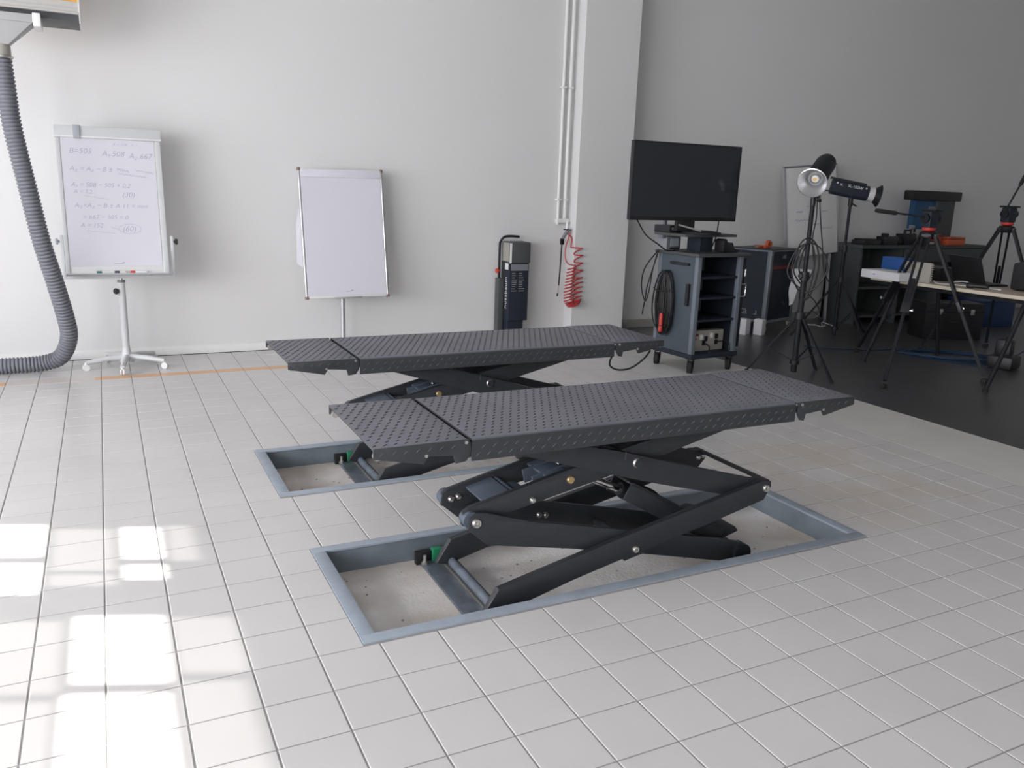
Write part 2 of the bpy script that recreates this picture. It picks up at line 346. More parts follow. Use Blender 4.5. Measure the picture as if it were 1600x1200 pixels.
# recessed lift pits
for n_, (x0, x1, y0, y1) in enumerate(PITS):
    pit = struct(bpy.data.objects.new('floor_pit', None), ('pit with blue-grey steel rim under the near lift', 'pit with blue-grey steel rim under the far lift')[n_]); COL.objects.link(pit)
    w = 0.052
    m_ = MB()
    m_.box(x0, x1, y0, y0 + w, -0.008, 0.0025).box(x0, x1, y1 - w * 0.85, y1, -0.008, 0.0025).box(x0, x0 + w, y0 + w, y1 - w * 0.85, -0.008, 0.0025).box(x1 - w, x1, y0 + w, y1 - w * 0.85, -0.008, 0.0025)
    m_.obj('pit_rim', 'pitblue', pit, bevel=0.002)
    m_ = MB(); i0, i1, j0, j1 = x0 + w - 0.008, x1 - w + 0.008, y0 + w - 0.008, y1 - w * 0.85 + 0.008
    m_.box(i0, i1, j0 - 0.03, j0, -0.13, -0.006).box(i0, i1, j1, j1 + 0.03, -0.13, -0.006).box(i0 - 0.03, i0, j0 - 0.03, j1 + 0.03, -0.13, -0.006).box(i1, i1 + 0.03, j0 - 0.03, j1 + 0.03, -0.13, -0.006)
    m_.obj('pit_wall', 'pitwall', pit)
    random.seed(5 + n_)
    # cast concrete bed, uneven
    nx, ny = 90, 30; vs_ = []; fs_ = []
    for b in range(ny + 1):
        for a in range(nx + 1):
            x = i0 + (i1 - i0) * a / nx; y = j0 + (j1 - j0) * b / ny
            e = min(a, nx - a, b, ny - b) == 0
            vs_.append((x, y, -0.115 + (random.random() - .5) * 0.003 + (0.006 if e else 0)))
    for b in range(ny):
        for a in range(nx): k = b * (nx + 1) + a; fs_.append((k, k + 1, k + nx + 2, k + nx + 1))
    MB().add(vs_, fs_).obj('concrete_bed', 'concrete', pit)
    m_ = MB()
    for k in range(70):
        x = random.uniform(i0 + .05, i1 - .05); y = random.uniform(j0 + .05, j1 - .05); r_ = random.uniform(0.002, 0.006)
        m_.lathe([(0, r_), (r_ * .8, r_ * .5), (r_, 0)], (x, y, -0.115), (0, 0, 1), 6)
    g_ = m_.obj('gravel_grains', 'grout', pit); g_['kind'] = 'stuff'

# walls
struct(MB().box(LEFT_X - 0.2, 5.0, WALL_Y, WALL_Y + 0.4, -0.16, H).obj('wall_back', 'wall', smooth=False), 'plain white rear wall')
struct(MB().box(5.0, RIGHT_X + 0.2, WALL_R, WALL_R + 0.2, -0.16, H).obj('wall_rear', 'wall', smooth=False), 'shaded rear wall to the right of the pillar')
struct(MB().box(RIGHT_X, RIGHT_X + 0.2, FRONT_Y, WALL_R, -0.16, H).obj('wall_right', 'wall', smooth=False))
struct(MB().box(LEFT_X - 0.2, RIGHT_X + 0.2, FRONT_Y - 0.2, WALL_R + 0.2, H, H + 0.2).obj('ceiling', 'ceil', smooth=False))
# left wall: low and high glazing. openings as (y0, y1, z0, z1)
def wall_hit(x, y):      # where the sun ray that lands on floor point (x, y) crosses the left wall
    dx = x - LEFT_X; return (y - SUN_SLOPE * dx, math.hypot(dx, SUN_SLOPE * dx) * math.tan(SUN_EL))
openings = [(-4.4, -0.4, 0.7, 3.1), (0.2, 4.4, 0.6, 4.2)]
def sun_open(xa, xb, ya, yb):    # floor patch -> wall opening (ya, yb measured at the middle of xa..xb)
    xm = (xa + xb) / 2
    openings.append((wall_hit(xm, ya)[0], wall_hit(xm, yb)[0], wall_hit(xa, 0)[1], wall_hit(xb, 0)[1]))
sun_open(-0.185, 0.000, 2.325, 2.660); sun_open(-0.185, 0.005, 2.000, 2.262)
sun_open(0.288, 0.428, 2.130, 2.455); sun_open(0.288, 0.428, 1.945, 2.068)
sun_open(0.130, 0.392, 1.272, 1.690); sun_open(0.110, 0.380, 0.30, 1.218)
n_clear = len(openings)
sun_open(0.030, 0.265, 2.10, 2.52); sun_open(0.030, 0.265, 1.97, 2.07); sun_open(0.445, 0.56, 2.05, 2.42)  # fainter patches: these openings get unseen panes added to dim the sun
sun_open(0.410, 0.62, 1.22, 1.58); sun_open(0.400, 0.60, 0.30, 1.18); sun_open(-0.30, 0.10, 1.36, 1.80); sun_open(-0.30, 0.09, 0.40, 1.32)
polys = rect_sub((FRONT_Y - 0.2, WALL_Y, -0.16, H), openings, 0.0005)
m_ = MB()
for (y0, y1, z0, z1) in polys: m_.box(LEFT_X - 0.03, LEFT_X, y0, y1, z0, z1)
struct(m_.obj('wall_left', 'wall', smooth=False))
sun_blocks = [tuple(r) for r in rect_sub(openings[1], openings[2:], 0.0005)]  # opaque panes added to stop the sun around the patch openings
polys = rect_sub((LEFT_X - 0.2, RIGHT_X + 0.2, -0.16, H), [(-2.4, 0.2, 0.4, 3.5)])
m_ = MB()
for (x0, x1, z0, z1) in polys: m_.box(x0, x1, FRONT_Y - 0.2, FRONT_Y, z0, z1)
struct(m_.obj('wall_front', 'wall', smooth=False))
for n_, (y0, y1, z0, z1) in enumerate(openings[:2]):
    w_ = struct(bpy.data.objects.new('window_%d' % (n_ + 1), None)); COL.objects.link(w_)
    m_ = MB()
    for k in (0, 4):
        y = y0 + (y1 - y0) * k / 4; m_.box(LEFT_X - 0.06, LEFT_X + 0.015, y - 0.03, y + 0.03, z0, z1)
    for z in (z0, z1): m_.box(LEFT_X - 0.06, LEFT_X + 0.015, y0, y1, z - 0.03, z + 0.03)
    m_.obj('window_frame', 'white', w_)
    if n_ == 1:
        for (a, b, c, d) in openings[n_clear:]: MB().box(LEFT_X - 0.024, LEFT_X - 0.016, a, b, c, d).obj('sun_dimmer_pane', M['dimmer'], w_, smooth=False)
        for (a, b, c, d) in sun_blocks: MB().box(LEFT_X - 0.025, LEFT_X - 0.015, a, b, c, d).obj('sun_block_pane', 'opaque_pane', w_, smooth=False)
w_ = struct(bpy.data.objects.new('window_3', None)); COL.objects.link(w_)
m_ = MB()
for k in range(5):
    x = -2.4 + 2.6 * k / 4; m_.box(x - 0.03, x + 0.03, FRONT_Y - 0.06, FRONT_Y + 0.015, 0.4, 3.5)
for z in (0.4, 1.9, 3.5): m_.box(-2.4, 0.2, FRONT_Y - 0.06, FRONT_Y + 0.015, z - 0.03, z + 0.03)
m_.obj('window_frame', 'white', w_)
# pillar and skirtings
CX0, CX1, CY = 4.49, 5.11, 6.0
struct(MB().box(CX0, CX1, CY, WALL_R + 0.02, -0.02, H).obj('column', 'wall', bevel=0.004, smooth=False), 'white square pillar projecting from the rear wall')
def cove(x0, x1, name, material, h=0.075, d=0.022, W_=WALL_Y):
    prof = [(W_, -0.002), (W_ - d, -0.002), (W_ - d, h * .72), (W_ - d * .55, h * .9), (W_, h)]
    return struct(MB().prism(prof, x0, x1, 'x').obj(name, material))
cove(LEFT_X, CX0, 'baseboard_left', 'white'); cove(CX1, RIGHT_X, 'baseboard_right', 'wallgrey', 0.085, W_=WALL_R)
struct(MB().box(LEFT_X, CX0, WALL_Y - 0.027, WALL_Y - 0.02, -0.003, 0.004).obj('trim_2', 'rubber', smooth=False), 'dark joint under the skirting')

# ------------------------------------------------------------------ scissor lifts
def lug_mesh(m, x0, x1, y0, y1, z, frame, px=0.040, py=0.041):
    """raised chequer-plate lozenges; frame(u, v, h) -> xyz"""
    nu = max(1, int((x1 - x0) / px)); nv = max(1, int((y1 - y0) / py))
    for a in range(nu):
        for b in range(nv):
            u = x0 + (x1 - x0) * (a + .5 + (0.25 if b % 2 else -0.25)) / nu; v = y0 + (y1 - y0) * (b + .5) / nv
            th = R(38); c, s_ = math.cos(th), math.sin(th); Lh, Wh, Hh = 0.0125, 0.0036, 0.0028
            P = lambda l, w, h: frame(u + l * c - w * s_, v + l * s_ + w * c, h)
            m.add([P(-Lh, 0, 0), P(0, -Wh, 0), P(Lh, 0, 0), P(0, Wh, 0), P(-Lh * .45, 0, Hh), P(Lh * .45, 0, Hh)],
                  [(0, 1, 4), (1, 5, 4), (1, 2, 5), (2, 3, 5), (3, 4, 5), (3, 0, 4)])
    return m
CXL, CYL, ZT = 2.085, 1.582, 0.627       # near lift centre and deck height
HW = 0.2925                              # half deck width
def make_lift():
    t = thing('scissor_lift', 'dark grey chequer-plate scissor lift nearest the camera, raised over its pit', 'car lift', (CXL, CYL, 0.0))
    X = lambda x: x - CXL
    # deck: folded plate with rounded shoulders
    def uprof(h0):
        rr_ = 0.014; o_ = []
        for k in range(6):
            a = PI - k * (PI / 2) / 5; o_.append((-HW + rr_ + rr_ * math.cos(a), ZT - rr_ + rr_ * math.sin(a)))
        for k in range(6):
            a = PI / 2 - k * (PI / 2) / 5; o_.append((HW - rr_ + rr_ * math.cos(a), ZT - rr_ + rr_ * math.sin(a)))
        return [(-HW, h0)] + o_ + [(HW, h0), (HW - 0.006, h0), (HW - 0.006, ZT - 0.008), (-HW + 0.006, ZT - 0.008), (-HW + 0.006, h0)]
    x0, x1 = X(1.356), X(2.820)
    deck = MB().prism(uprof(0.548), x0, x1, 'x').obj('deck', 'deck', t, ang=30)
    m = MB(); lug_mesh(m, x0 + .01, x1 - .01, -HW + .016, HW - .016, ZT, lambda u, v, h: (u, v, ZT + h), 0.034, 0.034)
    g = m.obj('chequer_pattern', 'lug', deck, smooth=False); g['kind'] = 'stuff'
    m2 = MB(); lug_mesh(m2, x0 + .012, x1 - .012, 0.556, ZT - .016, 0, lambda u, v, h: (u, -HW - h, v), 0.042, 0.027)
    lug_mesh(m2, x0 + .012, x1 - .012, 0.556, ZT - .016, 0, lambda u, v, h: (u, HW + h, v), 0.042, 0.027)
    g = m2.obj('flange_pattern', 'lugside', deck, smooth=False); g['kind'] = 'stuff'
    # under-deck stiffeners
    MB().box(x0 + .02, x1 - .02, -0.19, -0.16, 0.56, ZT - .008).box(x0 + .02, x1 - .02, 0.16, 0.19, 0.56, ZT - .008).obj('deck_stiffener', 'lift', t)
    # run-off ramps
    def ramp(sign):
        S = lambda x: X(x) if sign < 0 else X(2 * CXL - x + (0.016 if x > 1.33 else 0))
        S0 = lambda x: X(x) if sign < 0 else X(2 * CXL - x)
        side = [(1.012, ZT), (1.345, ZT), (1.352, ZT - .012), (1.352, 0.575), (1.336, 0.550), (1.298, 0.545), (1.290, 0.574), (1.200, 0.582), (1.184, 0.557), (1.012, 0.592)]
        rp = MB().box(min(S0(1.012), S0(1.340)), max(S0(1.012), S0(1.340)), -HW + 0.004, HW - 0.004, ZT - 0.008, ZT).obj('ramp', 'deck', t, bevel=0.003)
        for ys in (-1, 1):
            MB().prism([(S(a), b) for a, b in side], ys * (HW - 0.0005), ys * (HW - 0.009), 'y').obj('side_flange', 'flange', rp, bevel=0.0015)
        m = MB(); lug_mesh(m, min(S(1.015), S(1.34)), max(S(1.015), S(1.34)), -HW + .014, HW - .014, ZT, lambda u, v, h: (u, v, ZT + h), 0.034, 0.034)
        g = m.obj('chequer_pattern', 'lug', rp, smooth=False); g['kind'] = 'stuff'; m = MB()
        for ys in (-1, 1):
            lug_mesh(m, min(S(1.03), S(1.32)), max(S(1.03), S(1.32)), 0.592, ZT - .006, 0, lambda u, v, h, ys=ys: (u, ys * (HW + h - 0.0008), v), 0.04, 0.034)
        g = m.obj('flange_pattern', 'lugside', rp, smooth=False); g['kind'] = 'stuff'
        # bolts, latch and end roller
        for ys in (-1, 1):
            MB().cyl((S(1.334), ys * (HW - .001), ZT - .010), (S(1.334), ys * (HW + .004), ZT - .010), 0.006, seg=10).obj('hinge_bolt', 'steel', rp)
            MB().cyl((S(1.192), ys * (HW - .001), 0.585), (S(1.192), ys * (HW + .003), 0.585), 0.006, seg=10).obj('latch_bolt', 'steel', rp)
            MB().cyl((S(1.030), ys * (HW - .035), ZT - .032), (S(1.030), ys * (HW - .012), ZT - .032), 0.013, seg=14).obj('roller', 'steel', rp)
        MB().cyl((S(1.340), -HW + .01, ZT - .040), (S(1.340), HW - .01, ZT - .040), 0.009, seg=10).obj('hinge_rod', 'lift', rp)
        MB().box(min(S(1.325), S(1.372)), max(S(1.325), S(1.372)), -HW + .012, HW - .012, ZT - .032, ZT - .020).obj('hinge_plate', 'lift', rp)
    ramp(-1); ramp(1)
    # scissor arms in side view (x, z)
    A_ = [(1.425, -0.062), (1.487, 0.033), (1.95, 0.136), (2.700, 0.290), (2.752, 0.286), (2.756, 0.262), (2.722, 0.205), (2.48, 0.150), (2.127, 0.078), (2.122, 0.066), (2.030, 0.047), (2.022, 0.058), (1.80, 0.010), (1.47, -0.075)]
    B_ = [(1.372, 0.27), (1.380, 0.312), (1.405, 0.330), (1.44, 0.325), (1.63, 0.262), (2.0, 0.175), (2.5, 0.052), (2.66, 0.006), (2.685, -0.04), (2.64, -0.078), (2.56, -0.062), (2.08, 0.060), (1.80, 0.126), (1.55, 0.178), (1.45, 0.20)]
    C_ = [(1.362, 0.276), (1.364, 0.322), (1.390, 0.340), (1.53, 0.374), (2.05, 0.494), (2.66, 0.612), (2.70, 0.590), (2.68, 0.552), (2.05, 0.402), (1.55, 0.300), (1.43, 0.255)]
    D_ = [(2.762, 0.25), (2.752, 0.284), (2.67, 0.297), (2.36, 0.385), (2.0, 0.492), (1.50, 0.612), (1.45, 0.600), (1.46, 0.560), (2.0, 0.392), (2.20, 0.332), (2.57, 0.232), (2.72, 0.205)]
    def arm(poly, ys_, name, material='lift'):
        for y0_, y1_ in ys_:
            MB().prism([(X(a), b) for a, b in poly], y0_, y1_, 'y').obj(name, material, t, bevel=0.003)
    # the outer frame spans the full width, the inner frame only the near half of it
    arm(A_, ((-0.268, -0.240), (0.198, 0.226)), 'lower_outer_arm'); arm(D_, ((-0.236, -0.212), (0.170, 0.194)), 'upper_outer_arm')
    arm(B_, ((-0.236, -0.212), (0.024, 0.048)), 'lower_inner_arm'); arm(C_, ((-0.208, -0.184), (-0.004, 0.020)), 'upper_inner_arm')
    # pins with washers
    for (px, pz, y, rr_, mm) in [(2.078, 0.090, -0.268, 0.015, 'steel'), (2.726, 0.257, -0.268, 0.017, 'steel'), (1.405, 0.292, -0.236, 0.018, 'steel'), (2.078, 0.438, -0.236, 0.020, 'steel'),
                                 (2.078, 0.090, 0.226, 0.015, 'steel'), (2.726, 0.257, 0.226, 0.017, 'steel'), (1.405, 0.292, 0.048, 0.018, 'steel'), (2.078, 0.438, 0.194, 0.020, 'steel')]:
        ys = -1 if y < 0 else 1
        p = MB().lathe([(0, 0.003), (rr_ * .48, 0.003), (rr_ * .52, 0.010), (rr_ * .80, 0.010), (rr_, 0.005), (rr_, -0.01)], (X(px), y, pz), (0, ys, 0), 18).obj('pin', mm, t)
        MB().cyl((X(px), y + ys * .002, pz), (X(px), y + ys * .009, pz), rr_ * .26, seg=8).obj('grease_nipple', 'chrome', p)
    MB().lathe([(0, 0.008), (0.013, 0.008), (0.016, 0.004), (0.016, -0.01)], (X(1.80), -0.208, 0.395), (0, -1, 0), 16).obj('pin', 'brass', t)
    for y0_, y1_ in ((-0.228, -0.180), (-0.002, 0.044)): MB().cyl((X(1.390), y0_, 0.300), (X(1.390), y1_, 0.300), 0.031, seg=18).obj('joint_boss', 'liftblue', t)
    for bx_, bz_, by_ in ((1.400, .300, -.004), (1.430, .306, -.004), (2.716, .258, .170), (2.742, .262, .170), (1.64, .338, -.212), (1.80, .165, .024), (1.83, .160, .024)):
        MB().lathe([(0, 0.012), (0.008, 0.011), (0.013, 0.004), (0.013, -.002)], (X(bx_), by_, bz_), (0, -1, 0), 14).obj('joint_bolt', 'steel', t)
    MB().box(X(2.02), X(2.026), -0.239, -0.235, 0.458, 0.488).obj('angle_mark', 'lugside', t)
    # axle and cross members
    MB().bar((X(2.738), -0.262, 0.283), (X(2.738), 0.222, 0.283), 0.016, 0.014).obj('axle_bar', 'lift', t)
    MB().cyl((X(2.078), -0.25, 0.438), (X(2.078), 0.19, 0.438), 0.016, seg=14).obj('cross_tube', 'lift', t)
    MB().cyl((X(2.078), -0.25, 0.090), (X(2.078), 0.22, 0.090), 0.018, seg=14).obj('cross_tube', 'lift', t)
    YI = -0.094
    def slab(xa, xb, za, zb, th, name):
        MB().bar((X(xa), YI, za), (X(xb), YI, zb), 0.178, th).obj(name, 'liftblue', t, bevel=0.002)
    slab(1.460, 1.565, 0.338, 0.364, 0.010, 'cross_plate'); slab(1.72, 1.80, 0.400, 0.418, 0.012, 'cross_plate'); slab(1.86, 1.92, 0.432, 0.446, 0.012, 'cross_plate')
    MB().cyl((X(1.585), -0.182, 0.352), (X(1.585), -0.006, 0.352), 0.015, seg=14).obj('cross_tube', 'liftblue', t)
    MB().box(X(1.58), X(1.64), -0.12, -0.06, 0.332, 0.362).obj('hose_bracket', 'liftblue', t, bevel=0.004)
    for ys in (-1, 1): MB().bar((X(1.68), YI + ys * 0.04, 0.372), (X(1.92), YI + ys * 0.04, 0.428), 0.012, 0.055).obj('cylinder_lug', 'liftblue', t, bevel=0.003)
    # hydraulic cylinder with its guard channel
    cyl = MB().cyl((X(2.56), YI, 0.020), (X(2.12), YI, 0.268), 0.034, seg=20).obj('hydraulic_cylinder', 'blackmetal', t)
    MB().cyl((X(2.12), YI, 0.268), (X(1.80), YI, 0.415), 0.016, seg=14).obj('piston_rod', 'chrome', cyl)
    MB().lathe([(0.016, 0), (0.028, 0), (0.032, 0.015), (0.034, 0.03)], (X(2.10), YI, 0.278), (0.87, 0, -0.49), 18).obj('gland', 'blackmetal', cyl)
    for ys in (-1, 1): MB().bar((X(2.60), YI + ys * 0.062, 0.008), (X(2.10), YI + ys * 0.062, 0.290), 0.008, 0.080).obj('cylinder_guard', 'lift', t, bevel=0.002)
    MB().bar((X(2.60), YI, 0.045), (X(2.10), YI, 0.327), 0.132, 0.006).obj('guard_cover', 'lugside', t)
    MB().tube(smooth_path([(X(2.30), 0.10, 0.20), (X(2.40), 0.12, 0.16), (X(2.48), 0.13, 0.10), (X(2.52), 0.14, -0.02), (X(2.50), 0.15, -0.09)]), 0.009, 8).obj('hydraulic_hose', 'rubber', t)
    # base in the pit
    zb = -0.112
    base = MB().box(X(1.395), X(1.475), -0.30, 0.32, zb, zb + 0.012).obj('base_plate', 'baseblue', t, bevel=0.002)
    MB().cyl((X(1.495), -0.30, -0.066), (X(1.495), 0.315, -0.066), 0.020, seg=18).obj('base_axle', 'baseblue', t)
    MB().box(X(1.476), X(1.484), -0.30, 0.30, zb, zb + 0.024).obj('base_edge', 'steel', base)
    for ys in (-1, 1):
        MB().box(X(1.445), X(1.485), ys * 0.312 - .015, ys * 0.312 + .015, -0.100, -0.046).obj('slide_block', 'green', t, bevel=0.004)
        MB().box(X(1.375), X(1.445), ys * 0.322 - .014, ys * 0.322 + .014, zb, -0.055).obj('base_bracket', 'black', t, bevel=0.004)
        b_ = MB().cyl((X(1.405), ys * 0.285, zb), (X(1.405), ys * 0.285, -0.060), 0.007, seg=8).obj('anchor_bolt', 'steel', t)
        MB().cyl((X(1.405), ys * 0.285, zb + .012), (X(1.405), ys * 0.285, zb + .024), 0.014, seg=6).obj('nut', 'steel', b_)
        MB().box(X(2.40), X(2.80), (-.224 if ys < 0 else .036) - .030, (-.224 if ys < 0 else .036) + .030, zb, zb + 0.014).obj('slide_rail', 'lift', t, bevel=0.002)
        MB().cyl((X(2.655), -.250 if ys < 0 else .012, -0.040), (X(2.655), -.200 if ys < 0 else .060, -0.040), 0.044, seg=20).obj('base_roller', 'blackmetal', t)
    MB().prism([(X(2.50), 0.02), (X(2.64), 0.052), (X(2.70), 0.036), (X(2.72), 0.012), (X(2.60), -0.02), (X(2.50), -0.04)], -0.14, 0.14, 'y').obj('cylinder_mount', 'lift', t, bevel=0.006)
    MB().box(X(2.655), X(2.715), -0.29, -0.20, -0.10, -0.055).obj('rear_bracket', 'blackmetal', t, bevel=0.008)
    return t
lift = make_lift()
lift2 = copy_tree(lift); lift2.location = (CXL + 0.006, CYL + 1.386, 0.0)
lift2['label'] = 'dark grey chequer-plate scissor lift standing behind the nearer one, toward the white wall'
for o in (lift, lift2): o['group'] = 'pair of scissor lifts'
tag(MB().tube(smooth_path([(2.83, 2.70, 0.552), (2.81, 2.69, 0.50), (2.86, 2.68, 0.47), (2.95, 2.68, 0.475), (3.04, 2.69, 0.52), (3.09, 2.70, 0.565)]), 0.0055, 8).obj('lift_cable', 'blackcable'), 'short dark cable looping under the right ramp of the far lift', 'cable')

# ------------------------------------------------------------------ flip charts
def tilted(z0, z1, y0, y1):
    a = math.atan2(y1 - y0, z1 - z0); return a, math.hypot(y1 - y0, z1 - z0)
def stuff(o): o['kind'] = 'stuff'; return o
def flip_chart_mobile():
    bx, by = 0.385, 5.76
    t = thing('flip_chart', 'white mobile flip chart with handwritten sums on a castor base', 'flip chart', (bx, by, 0))
    # star base
    hub = MB().lathe([(0.0, 0.16), (0.026, 0.16), (0.036, 0.10), (0.050, 0.075), (0.050, 0.045), (0.0, 0.045)], (0, 0, 0), (0, 0, 1), 20).obj('base_hub', 'frame', t)
    for a in (262, 334, 46, 118, 190):
        d = Vector((math.cos(R(a)), math.sin(R(a)), 0)); r_ = 0.29
        leg = MB().tube([d * 0.03 + Vector((0, 0, .085)), d * 0.15 + Vector((0, 0, .080)), d * r_ + Vector((0, 0, .062))], [0.024, 0.021, 0.016], 12).obj('leg', 'frame', t)
        e = d * r_; s_ = Vector((-d.y, d.x, 0))
        c = MB().cyl(e + Vector((0, 0, .062)), e + Vector((0, 0, .040)), 0.009, seg=10)
        for k in (-1, 1): c.cyl(e + s_ * k * .014 + Vector((0, 0, .025)), e + s_ * k * .004 + Vector((0, 0, .025)), 0.025, seg=16)
        c.obj('castor', 'white', leg)
    post = MB().cyl((0, 0, .10), (0, 0, .665), 0.026, seg=20).obj('post', 'frame', t)
    MB().cyl((0, 0, .660), (0, 0, .676), 0.029, seg=20).obj('collar', 'greyplastic', post)
    MB().lathe([(0, 0), (.008, 0), (.008, .012), (.021, .014), (.024, .026), (.019, .034), (0, .035)], (-0.022, -0.01, .595), (-.8, -.6, 0), 14).obj('clamp_knob', 'black', post)
    MB().cyl((0, 0, .67), (0, 0, .705), 0.012, seg=12).obj('inner_tube', 'chrome', post)
    # carrier yoke
    MB().box(-.365, .365, -.016, .016, .690, .712).box(-.385, -.362, -.016, .016, .690, 1.010).box(.362, .385, -.016, .016, .690, 1.010).obj('yoke', 'frame', t, bevel=0.005)
    for s_ in (-1, 1):
        MB().lathe([(0, 0), (.009, 0), (.009, .010), (.022, .012), (.024, .024), (.018, .03), (0, .031)], (s_ * .385, 0, .965), (s_, 0, 0), 14).obj('tilt_knob', 'black' if s_ > 0 else 'smoke', t)
    # board, tilted about the knobs
    bd = MB().box(-.340, .340, -.012, .012, 0.0, 1.06).obj('board', 'white', t, bevel=0.006)
    bd.location = (-.010, -0.045, 0.725); bd.rotation_euler = (R(-9.5), 0, 0)
    MB().box(-.350, -.322, -.019, .014, 0, 1.0).obj('side_rail', 'frame', bd, bevel=.005)
    MB().box(.312, .350, -.019, .014, 0, 1.0).obj('side_rail', 'frame', bd, bevel=.005)
    MB().box(-.358, .358, -.034, .016, 0.990, 1.075).obj('paper_clamp', 'frame', bd, bevel=.010)
    MB().box(-.358, .358, -.040, -.030, 0.990, 1.003).obj('clamp_lip', 'white', bd, bevel=.002)
    MB().box(-.232, -.186, -.045, .018, 0.985, 1.079).obj('clip', 'smoke', bd, bevel=.004)
    pad = MB().box(-.318, .305, -.0165, -.012, 0.060, 0.995).obj('paper_pad', 'paper', bd)
    MB().box(-.350, .350, -.060, -.012, -0.012, 0.004).box(-.350, .350, -.060, -.055, -0.012, 0.006).obj('pen_tray', 'frame', bd, bevel=.002)
    MB().box(-.03, .035, -.0172, -.0165, 0.078, 0.081).box(.028, .046, -.0172, -.0165, 0.083, 0.089).obj('pad_mark', 'inkdark', bd)
    # handwriting
    Yw = -.0170; rot = (R(90), 0, 0)
    W = lambda s_, x, z, size, mm='ink', sh=0.25: stuff(text('handwriting', s_, size, mm, bd, (x, Yw, z), rot, shear=sh, extrude=0.0002, offset=-0.0006, space=1.0))
    W('A = 508   A = ...', 0.02, 0.945, .030); W('B=505', -.27, 0.880, .056); W('A₁.508', -.055, 0.868, .056); W('A₂.667', .125, 0.858, .056)
    W('A₃ = A₂ − B ±', -.275, 0.755, .048); W('A₁ = 508 − 505 + 0,2', -.275, 0.640, .046); W('A = 3,2', -.26, 0.592, .040); W('(30)', .06, 0.572, .052)
    W('A₃=A₂ − B ± A·11 = mm', -.262, 0.490, .048); W('= 667 − 505 = 0', -.215, 0.405, .046); W('A = 152', -.235, 0.345, .046); W('(60)', .045, 0.318, .056)
    def squig(x0, x1, z, amp, n, mm='ink'):
        random.seed(int((x0 + z) * 1000)); pts = []
        for k in range(n * 4 + 1):
            q = k / (n * 4); pts.append((x0 + (x1 - x0) * q + 0.003 * math.sin(k * 1.57), Yw - .0004, z - 0.02 * q + amp * math.sin(k * PI / 2) * random.uniform(.5, 1)))
        MB().tube(pts, 0.0010, 4).obj('handwriting', mm, bd)
    squig(.035, .12, .778, .012, 5); squig(.16, .285, .772, .008, 6); squig(.045, .235, .742, .008, 8); squig(-.19, -.03, .575, .002, 3)
    squig(-.03, .03, .348, .003, 2, 'inkdark'); squig(-.19, .0, .322, .0015, 3)
    MB().tube([(.10 + .075 * math.cos(k * PI / 12), Yw - .0004, .337 + .036 * math.sin(k * PI / 12)) for k in range(25)], 0.0011, 4).obj('handwriting', 'ink', bd)
    return t
flip_chart_mobile()
def marker(name, label, x, cap, length, capleft=True):
    # lying on the pen tray of the mobile flip chart (tray top about z 0.73)
    y, z = 5.680, 0.7455
    t = thing(name, label, 'marker', (x, y, z), 0, 'markers on the pen tray')
    MB().lathe([(0, 0), (.0075, 0), (.0085, .003), (.0085, length - .035), (0, length - .035)], (0 if not capleft else .035, 0, 0), (1, 0, 0), 12).obj('barrel', 'white', t)
    MB().lathe([(0, 0), (.008, 0), (.0095, .004), (.0095, .033), (.007, .036), (0, .036)], (0 if capleft else length - .036, 0, 0), (1, 0, 0), 12).obj('cap', cap, t)
marker('whiteboard_marker', 'white marker with a teal cap lying on the flip chart tray', 0.225, 'markgreen', .115)
marker('whiteboard_marker', 'marker with a navy cap lying between the teal and red ones', 0.345, 'markblue', .075)
marker('whiteboard_marker', 'white marker with a red cap on the right of the flip chart tray', 0.450, 'red', .115)

def flip_chart_blank():
    bx, by = 2.155, 6.00
    t = thing('flip_chart', 'blank white flip chart on a single pole behind the far lift', 'flip chart', (bx, by, 0))
    MB().lathe([(0, .030), (.05, .03), (.20, .016), (.21, .0), (0, 0)], (0, -.10, 0), (0, 0, 1), 28).obj('base', 'frame', t)
    MB().cyl((-.03, -.085, .02), (-.03, -.085, .56), 0.020, seg=18).obj('pole', 'alu', t)
    bd = MB().box(-.352, .352, -.012, .010, 0, 1.085).obj('board', 'white', t, bevel=.004)
    bd.location = (.005, -.135, .485); bd.rotation_euler = (R(-8.5), R(-0.6), 0)
    for s_ in (-1, 1):
        MB().cyl((s_ * .356, -.004, 0.008), (s_ * .356, -.004, 1.075), .0135, seg=12).obj('side_rail', 'alu', bd)
        for z in (0.004, 1.080): MB().lathe([(0, -.014), (.013, -.014), (.017, -.006), (.017, .008), (.010, .015), (0, .015)], (s_ * .356, -.004, z), (0, 0, 1), 12).obj('corner_cap', 'pinkcap', bd)
    MB().box(-.345, .345, -.026, -.006, 1.015, 1.080).obj('paper_clamp', 'paper', bd, bevel=.006)
    MB().box(-.342, .342, -.0165, -.012, .018, 1.03).obj('paper_pad', 'paper', bd)
    MB().box(-.12, .12, -.030, -.012, -.012, .004).obj('pen_tray', 'alu', bd, bevel=.002)
    MB().box(-.02, .035, -.0172, -.0165, 0.050, 0.053).box(.028, .044, -.0172, -.0165, 0.055, 0.062).obj('pad_mark', 'inkdark', bd)
    MB().add([(-.34, .02, .90), (-.40, .035, .62), (-.41, .04, .30), (-.34, .02, .24)], [(0, 1, 2, 3)]).obj('turned_sheet', 'paper', bd)
flip_chart_blank()

